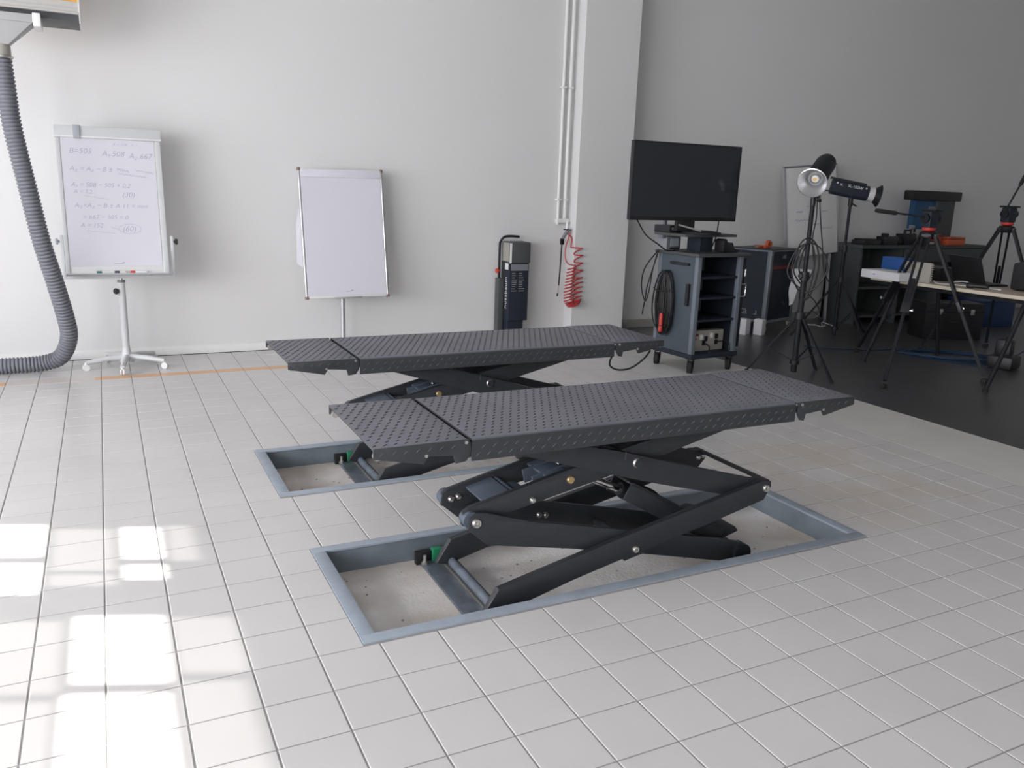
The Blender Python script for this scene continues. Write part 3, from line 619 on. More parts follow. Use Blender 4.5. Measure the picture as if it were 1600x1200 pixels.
# ------------------------------------------------------------------ lift power unit on the wall
def power_unit():
    t = thing('power_unit', 'dark hydraulic power unit pillar against the white wall behind the far lift', 'power unit', (3.86, 6.04, 0))
    x0, x1, y0, y1 = -.105, .105, -.095, .100
    MB().box(x0, x1 - .004, y0 + .004, y1, .20, .765).obj('housing', 'cabdark', t, bevel=.006)
    MB().box(x0 + .004, x1 - .035, y0 + .03, y1, .0, .20).obj('foot', 'cabdark', t, bevel=.004)
    MB().box(x0 - .002, x1 + .006, y0 - .006, y1, .755, .955).obj('cover', 'coverdark', t, bevel=.014)
    MB().box(x0 - .004, x0 + .012, y0 - .009, y0 + .004, .757, .945).obj('edge_strip', 'white', t)
    MB().box(x0 - .0045, x0 - .002, y0 + .018, y1 - .03, .770, .945).obj('side_reflection', 'beige', t)  # beige sheet for the floor mirrored in the glossy cover side, not a plate
    MB().box(x0 + .012, x1 - .016, y0 + .0015, y0 + .006, .685, .745).obj('rating_plate', 'greyplastic', t)
    MB().box(x0 - .002, x0 + .002, y0 + .035, y0 + .105, .690, .750).obj('sticker', 'white', t)
    # back plate and cable support
    MB().box(x0 - .06, x0 - .004, .02, .105, .0, .60).obj('wall_rail', 'coverdark', t, bevel=.003)
    MB().tube(smooth_path([(x0 - .045, .05, .58), (x0 - .045, .05, .90), (x0 - .040, .04, .955), (x0 - .01, .03, .995), (x0 + .05, .02, 1.005), (x0 + .14, .01, 1.0)]), .012, 10).obj('hose_arm', 'blackmetal', t)
    MB().tube([(.03 + .016 * math.cos(k * PI / 6), y0 + .05, .962 + .012 * math.sin(k * PI / 6)) for k in range(7)], .003, 6).obj('lifting_eye', 'steel', t)
    MB().lathe([(0, 0), (.012, 0), (.012, .012), (.024, .016), (.022, .032), (0, .034)], (x0 - .055, .03, .675), (-1, -.15, 0), 14).obj('main_switch', 'red', t)
    text('maker_lettering', 'nussbaum', .075, 'whitetext', t, (x0 - .0008, y0 + .055, .310), (R(90), R(-90), R(-90)), extrude=.0006, space=1.05)
    random.seed(4)
    m = MB()
    for k in range(9):
        z = .655 - k * .021
        for a, b in ((.025, .085), (.100, .165)):
            m.box(x0 + a, x0 + a + (b - a) * random.uniform(.5, 1), y0 + .0025, y0 + .005, z, z + .006)
    m.obj('printed_instructions', 'dim', t)['kind'] = 'stuff'
power_unit()

# ------------------------------------------------------------------ compressed air point
def air_point():
    t = thing('air_pipes', 'two white air pipes running down the wall beside the pillar', 'pipe', (4.40, 6.13, 0))
    for x, r_, z in ((-.045, .016, 1.12), (.030, .018, 1.16)):
        p = MB().cyl((x, 0, z), (x, 0, H), r_, seg=14).obj('pipe', 'white', t)
        for q in (1.35, 2.4, 3.4): MB().box(x - .024, x + .024, -.024, .03, q, q + .022).obj('pipe_clip', 'white', p, bevel=.003)
    MB().box(-.06, .085, -.025, .030, 1.135, 1.175).obj('manifold', 'white', t, bevel=.006)
    MB().cyl((.055, -.02, 1.155), (.055, -.02, 1.060), .014, seg=12).obj('outlet', 'white', t)
    MB().cyl((.055, -.02, 1.065), (.055, -.02, 1.035), .017, seg=12).obj('coupling', 'steel', t)
    MB().cyl((.10, .005, 0.0), (.10, .005, .36), .012, seg=12).obj('lower_conduit', 'white', t)
air_point()
def air_gun():
    t = thing('blow_gun', 'black air blow gun with a long thin wand hanging on the wall', 'air gun', (4.415, 6.075, 0))
    MB().tube(smooth_path([(.035, -.02, 1.075), (.01, -.02, 1.05), (-.020, -.015, 1.005), (-.040, -.01, .965)]), [.017] * 8 * 3 + [.017], 12).obj('grip', 'greyplastic', t)
    MB().box(-.055, -.02, -.03, .0, .925, .985).obj('valve_body', 'blackmetal', t, bevel=.006)
    MB().bar((-.035, -.03, 1.075), (.05, -.03, 1.070), .008, .010).obj('trigger', 'blackmetal', t)
    MB().tube([(-.038, -.015, .95), (-.044, -.012, .68), (-.050, -.01, .52)], .007, 10).obj('wand', 'blackmetal', t)
    MB().tube([(-.050, -.01, .52), (-.058, -.008, .43)], .005, 8).obj('nozzle_tube', 'steel', t)
    MB().cyl((-.058, -.008, .44), (-.060, -.008, .41), .008, seg=10).obj('nozzle', 'blackmetal', t)
air_gun()
def coil_hose():
    pts = []
    # supply lead from the coupling, then spring coil down, bunch at the bottom, coil back up to the gun
    lead = smooth_path([(4.455, 6.10, 1.03), (4.475, 6.05, 1.00), (4.470, 6.03, .95), (4.455, 6.02, .90)], 6)
    def centre(u):      # u 0..1 : right strand down, bottom, left strand up
        if u < .45: q = u / .45; return Vector((4.500 + .018 * math.sin(q * 2), 5.945, .885 - .50 * q))
        if u < .60: q = (u - .45) / .15; return Vector((4.515 - .10 * q, 5.945 - .015 * math.sin(q * PI), .385 - .055 * math.sin(q * PI)))
        q = (u - .60) / .40; return Vector((4.415 + .030 * q ** 2, 5.955, .385 + .33 * q))
    N = 900; ph = 0
    for k in range(N + 1):
        u = k / N
        turns = 15 if u < .25 else (24 if u < .45 else (60 if u < .60 else 26))
        ph += 2 * PI * turns / N
        rad = .047 if u < .6 else .043
        c = centre(u); pts.append(c + Vector((rad * math.cos(ph), .030 * math.sin(ph), .012 * math.cos(ph))))
    tail = smooth_path([pts[-1], (4.425, 6.0, .74), (4.400, 6.02, .80), (4.405, 6.03, .90), (4.435, 6.04, .98), (4.450, 6.05, 1.05)], 6)
    t = tag(MB().tube(lead + pts + tail[1:], .0066, 6).obj('coiled_air_hose', 'redhose'), 'red spiral air hose hanging in a loop beside the pillar', 'hose')
coil_hose()

# ------------------------------------------------------------------ exhaust extraction rail and hose
def extraction():
    t = thing('extraction_rail', 'yellow and white extraction rail end at the upper left', 'extraction rail', (0.25, 5.45, 2.43))
    MB().box(-2.8, 0.0, -.083, .34, .118, .40).obj('yellow_beam', 'yellow', t, bevel=.004)
    m = MB().box(-2.8, .004, -.075, .35, .075, .125).box(-2.8, .004, -.082, -.060, .055, .078).box(-2.8, .004, -.085, .0, .040, .055)
    m.obj('white_profile', 'railgrey', t, bevel=.003)
    MB().box(-2.8, 0.002, -.055, .33, .0, .045).obj('rubber_seal', 'coverdark', t, bevel=.003)
    MB().box(-.002, .006, -.085, .35, -.015, .42).obj('end_plate', 'frame', t)
    tr = thing('extraction_hose', 'grey ribbed exhaust hose hanging from a funnel trolley to the floor', 'hose', (-0.22, 5.42, 2.20))
    MB().box(-.24, .235, -.10, .14, .185, .235).obj('trolley_plate', 'hood', tr, bevel=.006)
    MB().box(.20, .245, -.105, .145, .165, .245).obj('trolley_end', 'white', tr, bevel=.004)
    # tapered hood
    top = [(-.23, -.09), (.20, -.09), (.20, .12), (-.23, .12)]; bot = [(-.050, -.052), (.050, -.052), (.050, .052), (-.050, .052)]
    MB().add([(x, y, .19) for x, y in top] + [(x, y, .045) for x, y in bot], [(0, 1, 2, 3), (4, 5, 6, 7)] + [(i, (i + 1) % 4, 4 + (i + 1) % 4, 4 + i) for i in range(4)]).obj('hood', 'hood', tr, bevel=.003)
    MB().lathe([(.05, .055), (.056, .04), (.056, -.03), (.050, -.035), (0, -.035)], (0, 0, 0), (0, 0, 1), 24).obj('spigot', 'beige', tr)
    MB().lathe([(.062, -.020), (.068, -.024), (.068, -.034), (.062, -.038)], (0, 0, 0), (0, 0, 1), 24).obj('hose_clamp', 'steel', tr)
    L = Vector((-0.22, 5.42, 2.20))
    path = smooth_path([(-.222, 5.42, 2.175), (-.212, 5.42, 1.95), (-.200, 5.42, 1.73), (-.145, 5.43, 1.32), (-.098, 5.46, .98), (-.045, 5.52, .70), (.000, 5.60, .42), (.005, 5.66, .27), (-.055, 5.72, .125), (-.17, 5.76, .070), (-.36, 5.765, .0605), (-.60, 5.77, .0605), (-.95, 5.74, .0605), (-1.4, 5.60, .0605)], 40)
    # resample evenly
    ds = [0.0]
    for a, b in zip(path, path[1:]): ds.append(ds[-1] + (b - a).length)
    step = .0062; n = int(ds[-1] / step); out = []; k = 0
    for i in range(n):
        s_ = i * step
        while ds[k + 1] < s_: k += 1
        q = (s_ - ds[k]) / max(1e-9, ds[k + 1] - ds[k]); out.append(path[k].lerp(path[k + 1], q) - L)
    rr_ = [.0600 if i % 4 in (0, 1) else (.0500 if i % 4 == 3 else .0560) for i in range(n)]
    MB().tube(out, rr_, 20).obj('ribbed_hose', 'hose', tr, ang=70)
extraction()

# ------------------------------------------------------------------ TV and its trolley
TRL = (4.57, 4.165, 0); TRR = R(4.5)
def castor(m, x, y, r_=.05, w=.03, h=.12, yaw=0.0):
    d = Vector((math.cos(yaw), math.sin(yaw), 0)); s_ = Vector((-d.y, d.x, 0)); e = Vector((x, y, 0))
    m.cyl(e + s_ * (w / 2) + Vector((0, 0, r_)), e - s_ * (w / 2) + Vector((0, 0, r_)), r_, seg=20)
    for k in (-1, 1): m.bar(e + s_ * k * (w / 2 + .006) + Vector((0, 0, r_)), e + s_ * k * (w / 2 + .004) + d * .02 + Vector((0, 0, h)), .030, .006, tuple(s_))
    m.box(x - .03, x + .03, y - .03, y + .03, h - .006, h); return m
def trolley():
    W, D = .505, .49
    t = thing('equipment_trolley', 'blue-grey steel equipment trolley carrying the black television', 'trolley', TRL, TRR)
    for (x, y) in ((.035, .035), (W - .035, .035), (.035, D - .035), (W - .035, D - .035)):
        castor(MB(), x, y, .052, .036, .125, R(35)).obj('castor', 'rubber', t)
    MB().box(-.012, W + .012, -.015, D + .012, .125, .165).obj('plinth', 'cabdark', t, bevel=.010)
    for (x, y) in ((0, 0), (W - .042, 0), (0, D - .042), (W - .042, D - .042)):
        MB().box(x, x + .042, y, y + .042, .160, .965).obj('corner_post', 'cartpost', t, bevel=.006)
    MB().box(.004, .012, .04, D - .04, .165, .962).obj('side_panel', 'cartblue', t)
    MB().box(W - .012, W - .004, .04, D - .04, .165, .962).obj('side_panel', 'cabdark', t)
    MB().box(.04, W - .04, D - .012, D - .004, .165, .962).obj('back_panel', 'cabdark', t)
    for z in (.430, .615, .785): MB().box(.012, W - .012, .012, D - .012, z, z + .018).obj('shelf', 'cabdark', t, bevel=.003)
    MB().box(-.03, W + .06, -.03, D + .02, .965, .992).obj('top', 'benchgrey', t, bevel=.008)
    for z, y0, y1 in ((.885, .10, .32),): MB().box(-.020, .006, y0, y1, z, z + .022).obj('side_grip', 'black', t, bevel=.005)
    MB().box(-.022, .006, .075, .105, .560, .740).obj('side_grip', 'black', t, bevel=.005)
    MB().tube([(W, -.004, .735), (W + .035, -.012, .735), (W + .040, -.012, .725), (W + .036, -.012, .640), (W + .030, -.012, .632), (W - .004, -.004, .632)], .0055, 8).obj('door_handle', 'chrome', t)
    MB().box(W + .004, W + .030, .0, .03, .20, .95).obj('open_door_edge', 'blackmetal', t, bevel=.003)
    MB().cyl((W + .02, -.01, .80), (W + .02, -.01, .86), .010, seg=10).obj('lock', 'chrome', t)
    # upper TV shelf on uprights
    MB().box(-.11, .46, .06, .44, 1.120, 1.142).obj('upper_shelf', 'benchgrey', t, bevel=.006)
    MB().box(.19, .33, .20, .36, .990, 1.122).obj('shelf_upright', 'cabdark', t, bevel=.004)
    MB().box(-.035, -.012, .40, .43, .99, 1.26).obj('rear_upright', 'cartpost', t, bevel=.004)
    MB().box(-.085, -.045, .36, .42, 1.09, 1.19).obj('socket_box', 'cartpost', t, bevel=.005)
trolley()
tx = lambda x, y, z: (TRL[0] + x * math.cos(TRR) - y * math.sin(TRR), TRL[1] + x * math.sin(TRR) + y * math.cos(TRR), z)
def tv():
    t = thing('television', 'large black flat television standing on top of the trolley', 'television', (4.537, 4.37, 1.142))
    z0, z1 = 1.243 - 1.142, 1.848 - 1.142; hw = .533
    MB().box(-hw, hw, -.02, .025, z0, z1).obj('bezel', 'black', t, bevel=.006)
    MB().box(-hw + .018, hw - .018, -.0215, -.018, z0 + .030, z1 - .018).obj('screen', 'screen', t)
    MB().box(-.36, .36, .02, .06, z0 + .05, z1 - .16).obj('rear_housing', 'black', t, bevel=.015)
    MB().box(-.06, .12, -.005, .03, .02, z0 + .02).obj('neck', 'black', t, bevel=.004)
    MB().lathe([(0, .028), (.09, .028), (.160, .016), (.165, .0), (0, 0)], (.15, -.06, 0), (0, 0, 1), 32).obj('foot', 'blackmetal', t)
    MB().bar((-.16, -.16, .075), (.03, -.20, .030), .012, .012).obj('foot_trim', 'steel', t)
tv()
def small_things_on_trolley():
    p = tx(.045, .385, .992)
    t = thing('tester_display', 'small grey tester with a pale display at the back of the trolley top', 'tester', p, TRR + R(8))
    MB().box(-.09, .09, -.02, .10, .0, .115).obj('body', 'greyplastic', t, bevel=.012)
    MB().box(-.045, .055, -.0225, -.018, .035, .098).obj('display', 'lcd', t)
    MB().box(-.05, .07, -.0225, -.018, .010, .022).obj('keys', 'blackmetal', t)
    p = tx(-.085, .29, 1.142)
    t = thing('receiver_box', 'small black receiver with round knobs on the upper trolley shelf', 'receiver', p, TRR)
    MB().box(-.02, .16, -.03, .16, .0, .060).obj('case', 'black', t, bevel=.004)
    for x in (.015, .055, .105): MB().cyl((x, -.03, .034), (x, -.044, .034), .012, seg=12).obj('knob', 'steel', t)
    p = tx(.37, .13, .992)
    t = thing('soft_pouch', 'crumpled black pouch lying on the trolley top under the shelf', 'pouch', p, TRR)
    MB().prism([(-.03, 0), (.15, 0), (.10, .03), (.075, .085), (.03, .07), (.0, .115), (-.035, .10)], -.05, .06, 'y').obj('pouch_body', 'black', t, bevel=.012)
    MB().tube(smooth_path([(.05, 0, .08), (.10, -.04, .03), (.16, -.05, .010), (.20, -.02, .008)]), .006, 6).obj('strap', 'black', t)
    p = tx(.10, .30, .183)
    t = thing('socket_panel', 'beige power strip box with sockets on the trolley floor', 'power strip', tx(.065, .10, .165), TRR)
    MB().box(.02, .385, .0, .10, .0, .175).obj('case', 'beige', t, bevel=.006)
    MB().box(.045, .095, -.003, .002, .130, .150).obj('switch', 'redstrip', t)
    MB().box(.045, .075, -.003, .002, .100, .115).obj('switch', 'redstrip', t)
    for x, z, mm in ((.11, .10, 'white'), (.165, .085, 'blackmetal'), (.225, .11, 'white'), (.285, .10, 'blackmetal'), (.145, .05, 'blackmetal'), (.285, .05, 'blackmetal')):
        MB().box(x, x + .032, -.010, .002, z, z + .042).obj('socket', mm, t, bevel=.003)
    MB().tube(smooth_path([(.16, -.012, .07), (.17, -.06, .05), (.15, -.09, .006), (.20, -.11, .006)]), .006, 6).obj('plug_lead', 'blackcable', t)
    MB().tube(smooth_path([(.30, -.012, .07), (.36, -.05, .085), (.40, -.07, .05), (.39, -.08, .006)]), .006, 6).obj('plug_lead', 'blackcable', t)
    # cable coil hanging on the side panel with a red hand lamp
    t = thing('cable_coil', 'thick coil of black cable hanging on the side of the trolley', 'cable', tx(-.035, .34, .80), TRR + R(-90))
    random.seed(3)
    m = MB()
    for k in range(26):
        a = random.uniform(-.02, .02); w_ = .008 + .075 * (k / 25) ; b = random.uniform(.42, .535); o_ = random.uniform(-.022, .022)
        pts = []
        for q in range(33):
            th = 2 * PI * q / 32; r_ = 1.0
            pts.append((a + w_ * math.sin(th) * (1 + .5 * (.5 - .5 * math.cos(th))), o_, .02 - b * (.5 - .5 * math.cos(th))))
        m.tube(pts, .0065, 6, cap=False)
    m.obj('loops', 'blackcable', t)
    MB().tube(smooth_path([(-.11, -.03, -.13), (-.05, -.04, -.145), (.03, -.04, -.140), (.10, -.03, -.13)]), .005, 6).obj('tie', 'blackcable', t)
    MB().box(-.02, .02, -.03, .03, .0, .03).obj('hook', 'blackmetal', t)
    t = thing('inspection_lamp', 'red handled inspection lamp hanging in the cable coil', 'lamp', tx(-.075, .315, .315), TRR)
    MB().lathe([(0, .0), (.017, .0), (.019, .01), (.019, .03), (.016, .05), (.0165, .13), (.013, .155), (0, .157)], (0, 0, 0), (0, 0, 1), 14).obj('handle', 'red', t)
    MB().lathe([(.0195, .0), (.0205, .004), (.0195, .008)], (0, 0, .05), (0, 0, 1), 14).obj('collar', 'redstrip', t)
    MB().tube(smooth_path([(0, 0, .155), (-.02, .03, .20), (.0, .06, .26)]), .004, 6).obj('lead', 'blackcable', t)
    for n_, pts in enumerate([[(4.10, 4.39, 1.25), (4.20, 4.40, 1.13), (4.32, 4.38, 1.05), (4.45, 4.44, .998), (4.55, 4.46, .998)],
                              [(4.505, 4.63, .985), (4.36, 4.60, .84), (4.28, 4.52, .70), (4.30, 4.48, .58), (4.36, 4.52, .66), (4.44, 4.60, .82), (4.505, 4.64, .96)],
                              [(4.505, 4.62, .985), (4.40, 4.60, .70), (4.35, 4.55, .60), (4.30, 4.50, .52), (4.28, 4.48, .47)],
                              [(4.95, 4.42, 1.25), (4.97, 4.46, 1.12), (4.94, 4.48, 1.0), (4.93, 4.50, .995)]]):
        tag(MB().tube(smooth_path(pts), .0055, 6).obj('television_lead', 'blackcable'), ('thin black lead sloping down from the left end of the television', 'looped black lead behind the trolley side', 'black lead with a loose end behind the trolley side', 'thin black lead under the right end of the television')[n_], 'cable')
small_things_on_trolley()

# ------------------------------------------------------------------ tool cabinet behind the trolley
CAB = (6.71, 5.61, 0); CAR = R(18)
def cabinet():
    W, D = .60, .53
    t = thing('tool_cabinet', 'tall navy tool cabinet with light blue corner posts on castors', 'cabinet', CAB, CAR)
    for n_, (x, y) in enumerate(((.03, .03), (W - .03, .03), (.03, D - .03), (W - .03, D - .03))):
        castor(MB(), x, y, .045, .028, .105, R(60)).obj('castor', 'steel' if n_ < 2 else 'rubber', t)
    MB().box(0, W, 0, D, .105, .135).obj('plinth', 'cartpost', t, bevel=.004)
    for (x, y) in ((0, 0), (W - .05, 0), (0, D - .05), (W - .05, D - .05)): MB().box(x, x + .05, y, y + .05, .13, .885).obj('corner_post', 'cartpost', t, bevel=.008)
    MB().box(.004, W - .004, .012, D - .004, .13, .885).obj('carcass', 'cabdark', t)
    MB().box(-.006, W + .006, -.006, D + .006, .880, .895).obj('top_rim', 'cartpost', t, bevel=.003)
    MB().box(.01, W - .01, .01, D - .01, .893, .905).obj('top_mat', 'black', t)
    MB().box(.055, W - .055, .004, .014, .755, .875).obj('drawer', 'cabdark', t, bevel=.003)
    MB().box(.055, W - .055, .002, .014, .690, .725).obj('red_strip', 'redstrip', t)
    MB().box(.055, W - .055, .004, .014, .150, .680).obj('door', 'cabdark', t, bevel=.003)
    text('badge', 'AR', .065, 'dim', t, (W * .42, .003, .80), (R(90), 0, 0))
    text('maker_lettering', 'beta', .125, 'cabtext', t, (.001, .445, .185), (R(90), 0, R(-90)))
    MB().box(.000, .003, .115, .125, .19, .235).box(.000, .003, .125, .15, .19, .198).obj('small_mark', 'cabtext', t)
cabinet()
cabp = lambda x, y, z: (CAB[0] + x * math.cos(CAR) - y * math.sin(CAR), CAB[1] + x * math.sin(CAR) + y * math.cos(CAR), z)
def pliers(loc, rz, label, cat, mm, length=.17):
    t = thing('pliers', label, cat, loc, rz, 'hand tools on the cabinet')
    for s_ in (-1, 1):
        MB().tube(smooth_path([(.04, s_ * .002, .012), (.07, s_ * .022, .012), (length, s_ * .028, .012)], 5), .011, 8).obj('handle', mm, t)
    MB().prism([(-.03, 0), (.045, -.012), (.045, .012)], .004, .02, 'z').obj('jaw', 'steel', t)
pliers(cabp(.09, .25, .905), R(20), 'orange handled pliers lying flat at the left of the cabinet top', 'pliers', 'orange', .20)
pliers(cabp(.36, .22, .905), R(150), 'pliers with red grips in the middle of the cabinet top', 'pliers', 'orange', .17)
t = thing('tape_dispenser', 'round orange tape tool standing on the cabinet top', 'tool', cabp(.27, .20, .905), R(10), 'hand tools on the cabinet')
MB().lathe([(.012, -.02), (.038, -.02), (.042, -.012), (.042, .012), (.038, .02), (.012, .02), (.012, -.02)], (0, 0, .042), (0, 1, 0), 20).obj('reel', 'orange', t)
MB().box(-.07, -.02, -.018, .018, .0, .03).obj('cutter', 'orange', t, bevel=.006)
# roll of paper towel with a hanging sheet on the cabinet's right post
t = thing('paper_towel', 'white paper towel roll with a hanging sheet on the cabinet front', 'paper towel', cabp(.42, -.115, .0), R(-43))
MB().lathe([(.014, -.10), (.030, -.10), (.032, -.096), (.032, .096), (.030, .10), (.014, .10), (.014, -.10)], (.03, -.010, .665), (1, 0, 0), 20).obj('roll', 'foam', t)
m_ = MB(); nn = 10
for k in range(nn + 1):
    z = .69 - .40 * k / nn; wv = .010 * math.sin(k * .8); w_ = .135 * (1 - .75 * max(0, (k - 3) / (nn - 3)))
    m_.v += [(-.075 + wv, -.046 - .012 * math.sin(k), z), (-.075 + w_ + wv, -.043, z + .02 * k / nn)]
m_.f += [(2 * k, 2 * k + 1, 2 * k + 3, 2 * k + 2) for k in range(nn)]
m_.obj('hanging_sheet', 'foam', t)
MB().box(-.01, .0, -.01, .125, .655, .675).obj('holder', 'steel', t)
for n_, (x, y) in enumerate(((6.44, 5.63), (6.60, 5.56))):
    b_ = tag(MB().box(-.05, .05 if n_ == 0 else .035, -.05, .05, .001, .165).box(-.045, .03, -.045, .045, .165, .172).obj('foam_block', 'foam', bevel=.006), ('wider white foam block standing on the dark floor beside the trolley', 'narrower white foam block standing by the cabinet castor')[n_], 'foam block', 'foam blocks under the cabinet edge')
    b_.location = (x, y, 0); b_.rotation_euler = (0, 0, R(20))

# ------------------------------------------------------------------ light stands
def stand(name, label, loc, feet, hub_z, top_z, col_z, mm='blackmetal', r_=.016):
    t = thing(name, label, 'light stand', loc)
    MB().cyl((0, 0, .03), (0, 0, hub_z + .35), r_, seg=14).obj('lower_tube', mm, t)
    MB().cyl((0, 0, hub_z + .30), (0, 0, top_z), r_ * .72, seg=12).obj('upper_tube', mm, t)
    MB().cyl((0, 0, hub_z - .02), (0, 0, hub_z + .035), r_ * 1.7, seg=14).obj('leg_hub', 'black', t)
    MB().cyl((0, 0, col_z - .015), (0, 0, col_z + .015), r_ * 1.6, seg=14).obj('brace_hub', 'black', t)
    c = MB().cyl((0, 0, hub_z + .30), (0, 0, hub_z + .37), r_ * 1.5, seg=14).obj('clamp_collar', 'black', t)
    MB().lathe([(0, 0), (.007, 0), (.007, .012), (.018, .014), (.018, .026), (0, .028)], (r_ * -1.3, 0, hub_z + .335), (-1, -.3, 0), 12).obj('clamp_knob', 'black', c)
    for fx, fy in feet:
        f = Vector((fx, fy, .008)); h_ = Vector((0, 0, hub_z)) + Vector((fx, fy, 0)).normalized() * .025
        leg = MB().bar(h_, f, .024, .016).obj('leg', mm, t)
        MB().bar(Vector((0, 0, col_z)), h_.lerp(f, .55), .012, .007).obj('brace', mm, leg)
        MB().cyl(f + Vector((0, 0, .014)), f - Vector((0, 0, .007)), .013, seg=10).obj('foot', 'rubber', leg)
    return t
S1 = (5.425, 3.865, 0)
stand('lamp_stand', 'black tripod light stand right behind the near lift, holding the silver reflector lamp', S1, ((.08, -.345), (-.285, .255), (.36, .10)), .50, 1.50, .115, r_=.025)
def reflector_lamp():
    t = thing('studio_lamp', 'studio lamp with a round silver reflector facing the camera', 'studio lamp', (S1[0], S1[1], 1.46))
    o = Vector((-.0, -.0, .155)); d = Vector((-.79, -.50, -.36)).normalized()
    MB().lathe([(0.0, -.0), (.05, 0), (.068, .03), (.092, .07), (.112, .115), (.117, .12), (.112, .122), (.098, .085), (.074, .045), (.056, .012), (.0, .012)], o, d, 32).obj('reflector', 'reflector', t)
    MB().lathe([(.040, .013), (.042, .035), (.034, .036), (.030, .020), (0, .020)], o, d, 24).obj('bulb_ring', 'greyplastic', t)
    MB().lathe([(0, .030), (.020, .028), (.030, .022), (.030, .018)], o, d, 20).obj('led_dome', 'lamp', t)
    MB().lathe([(0, .0325), (.014, .0305)], o, d, 16).obj('led_chip', 'ledyellow', t)
    up = Vector((0, 0, 1)); b = o - d * .005
    MB().lathe([(0, -.40), (.055, -.395), (.075, -.37), (.083, -.32), (.083, -.05), (.070, -.012), (.0, -.01)], o, d, 28).obj('lamp_body', 'blackmetal', t)
    MB().bar(o - d * .10 + Vector((.09, -.02, .0)), Vector((.03, -.01, .0)), .012, .030).obj('yoke', 'black', t)
    MB().cyl((0, 0, -.06), (0, 0, .045), .022, seg=14).obj('spigot', 'black', t)
    MB().lathe([(0, 0), (.006, 0), (.006, .02), (.014, .022), (.014, .04), (0, .042)], (.02, -.01, -.02), (.9, -.4, 0), 10).obj('tilt_knob', 'black', t)
reflector_lamp()
# cable wound on the stand
random.seed(8); m_ = MB()
for k in range(7):
    a = random.uniform(-.9, .9); w_ = random.uniform(.04, .12); h0 = random.uniform(1.10, 1.16); h1 = random.uniform(.56, .78)
    s_ = Vector((math.cos(R(-38) + a * .4), math.sin(R(-38) + a * .4), 0)) * (1 if k % 2 else -1)
    pts = [Vector((0, -.02, h0)), s_ * w_ * .8 + Vector((0, -.02, h0 - .06)), s_ * w_ * 1.3 + Vector((0, -.02, (h0 + h1) / 2 + random.uniform(-.05, .05))), s_ * w_ * .7 + Vector((0, -.02, h1 + .05)), Vector((0, -.02, h1))]
    m_.tube(smooth_path(pts, 6), .0068, 6)
m_.tube(smooth_path([(0.02, -.02, 1.48), (.035, -.02, 1.3), (.02, -.02, 1.12), (.05, -.04, .9), (.0, -.02, .74), (.10, -.06, .62), (.13, -.08, .52), (.05, -.02, .46)], 6), .0055, 6)
c_ = tag(m_.obj('lamp_cable', 'blackcable'), 'black cable wound in loops around the front light stand', 'cable'); c_.location = S1
S2 = (7.285, 5.165, 0)
stand('lamp_stand', 'slim black light stand farther back, in front of the grey wall', S2, ((.62, .14), (.10, -.30), (-.36, .26)), .62, 1.46, .10, r_=.021)
def strobe_lamp():
    t = thing('studio_lamp', 'long dark studio flash head pointing right on the farther stand', 'studio lamp', (S2[0], S2[1], 1.44))
    d = Vector((.80, -.56, -.17)).normalized(); o = Vector((-.03, .03, .115)); up = Vector((0, 0, 1)); s_ = d.cross(up).normalized(); u = s_.cross(d)
    def P(a, b, c): return o + d * a + s_ * b + u * c
    prof = [(-.045, -.075), (.045, -.075), (.062, -.05), (.062, .05), (.045, .075), (-.045, .075), (-.062, .05), (-.062, -.05)]
    n = len(prof)
    MB().add([P(-.17, a, b) for a, b in prof] + [P(.20, a, b) for a, b in prof], [tuple(range(n)), tuple(range(2 * n - 1, n - 1, -1))] + [(i, (i + 1) % n, n + (i + 1) % n, n + i) for i in range(n)]).obj('lamp_body', 'cabdark', t, bevel=.006)
    MB().lathe([(0, .20), (.060, .20), (.062, .24), (.080, .28), (.110, .315), (.113, .318), (.106, .318), (.075, .28), (.05, .25), (0, .25)], o, d, 28).obj('reflector', 'blackmetal', t)
    MB().lathe([(.066, .205), (.069, .21), (.076, .262), (.070, .262)], o, d, 28).obj('silver_band', 'foam', t)
    MB().lathe([(0, .300), (.085, .298)], o, d, 24).obj('front_glass', 'frame', t)
    MB().bar(P(-.20, 0, .085), P(.17, 0, .085), .025, .022).obj('carry_handle', 'black', t)
    MB().cyl((0, 0, -.05), (0, 0, .06), .024, seg=14).obj('spigot', 'black', t)
    MB().bar((-.015, .01, .0), (.06, -.03, -.05), .014, .014).obj('tilt_lever', 'black', t)
    ang = math.atan2(d.y, d.x)
    q = Matrix((d, u, d.cross(u))).transposed().to_euler()
    for s2, size, off in (('SL', .030, -.10), ('SL-100W', .040, -.02)):
        p = P(off, .0628, .025); text('model_lettering', s2, size, 'whitetext', t, p, Matrix((d, u, d.cross(u))).transposed().to_euler(), extrude=.0006)
    for a in (-.13, .165): MB().cyl(P(a, .060, .045), P(a, .066, .045), .009, seg=10).obj('side_screw', 'steel', t)
    MB().tube(smooth_path([P(-.17, .0, -.05), P(-.22, .01, -.06), P(-.245, 0, -.14), (-.18, .14, -.45), (-.14, .10, -.75), (-.04, .0, -.95), (.02, -.02, -1.1)]), .006, 6).obj('power_lead', 'blackcable', t)
strobe_lamp()

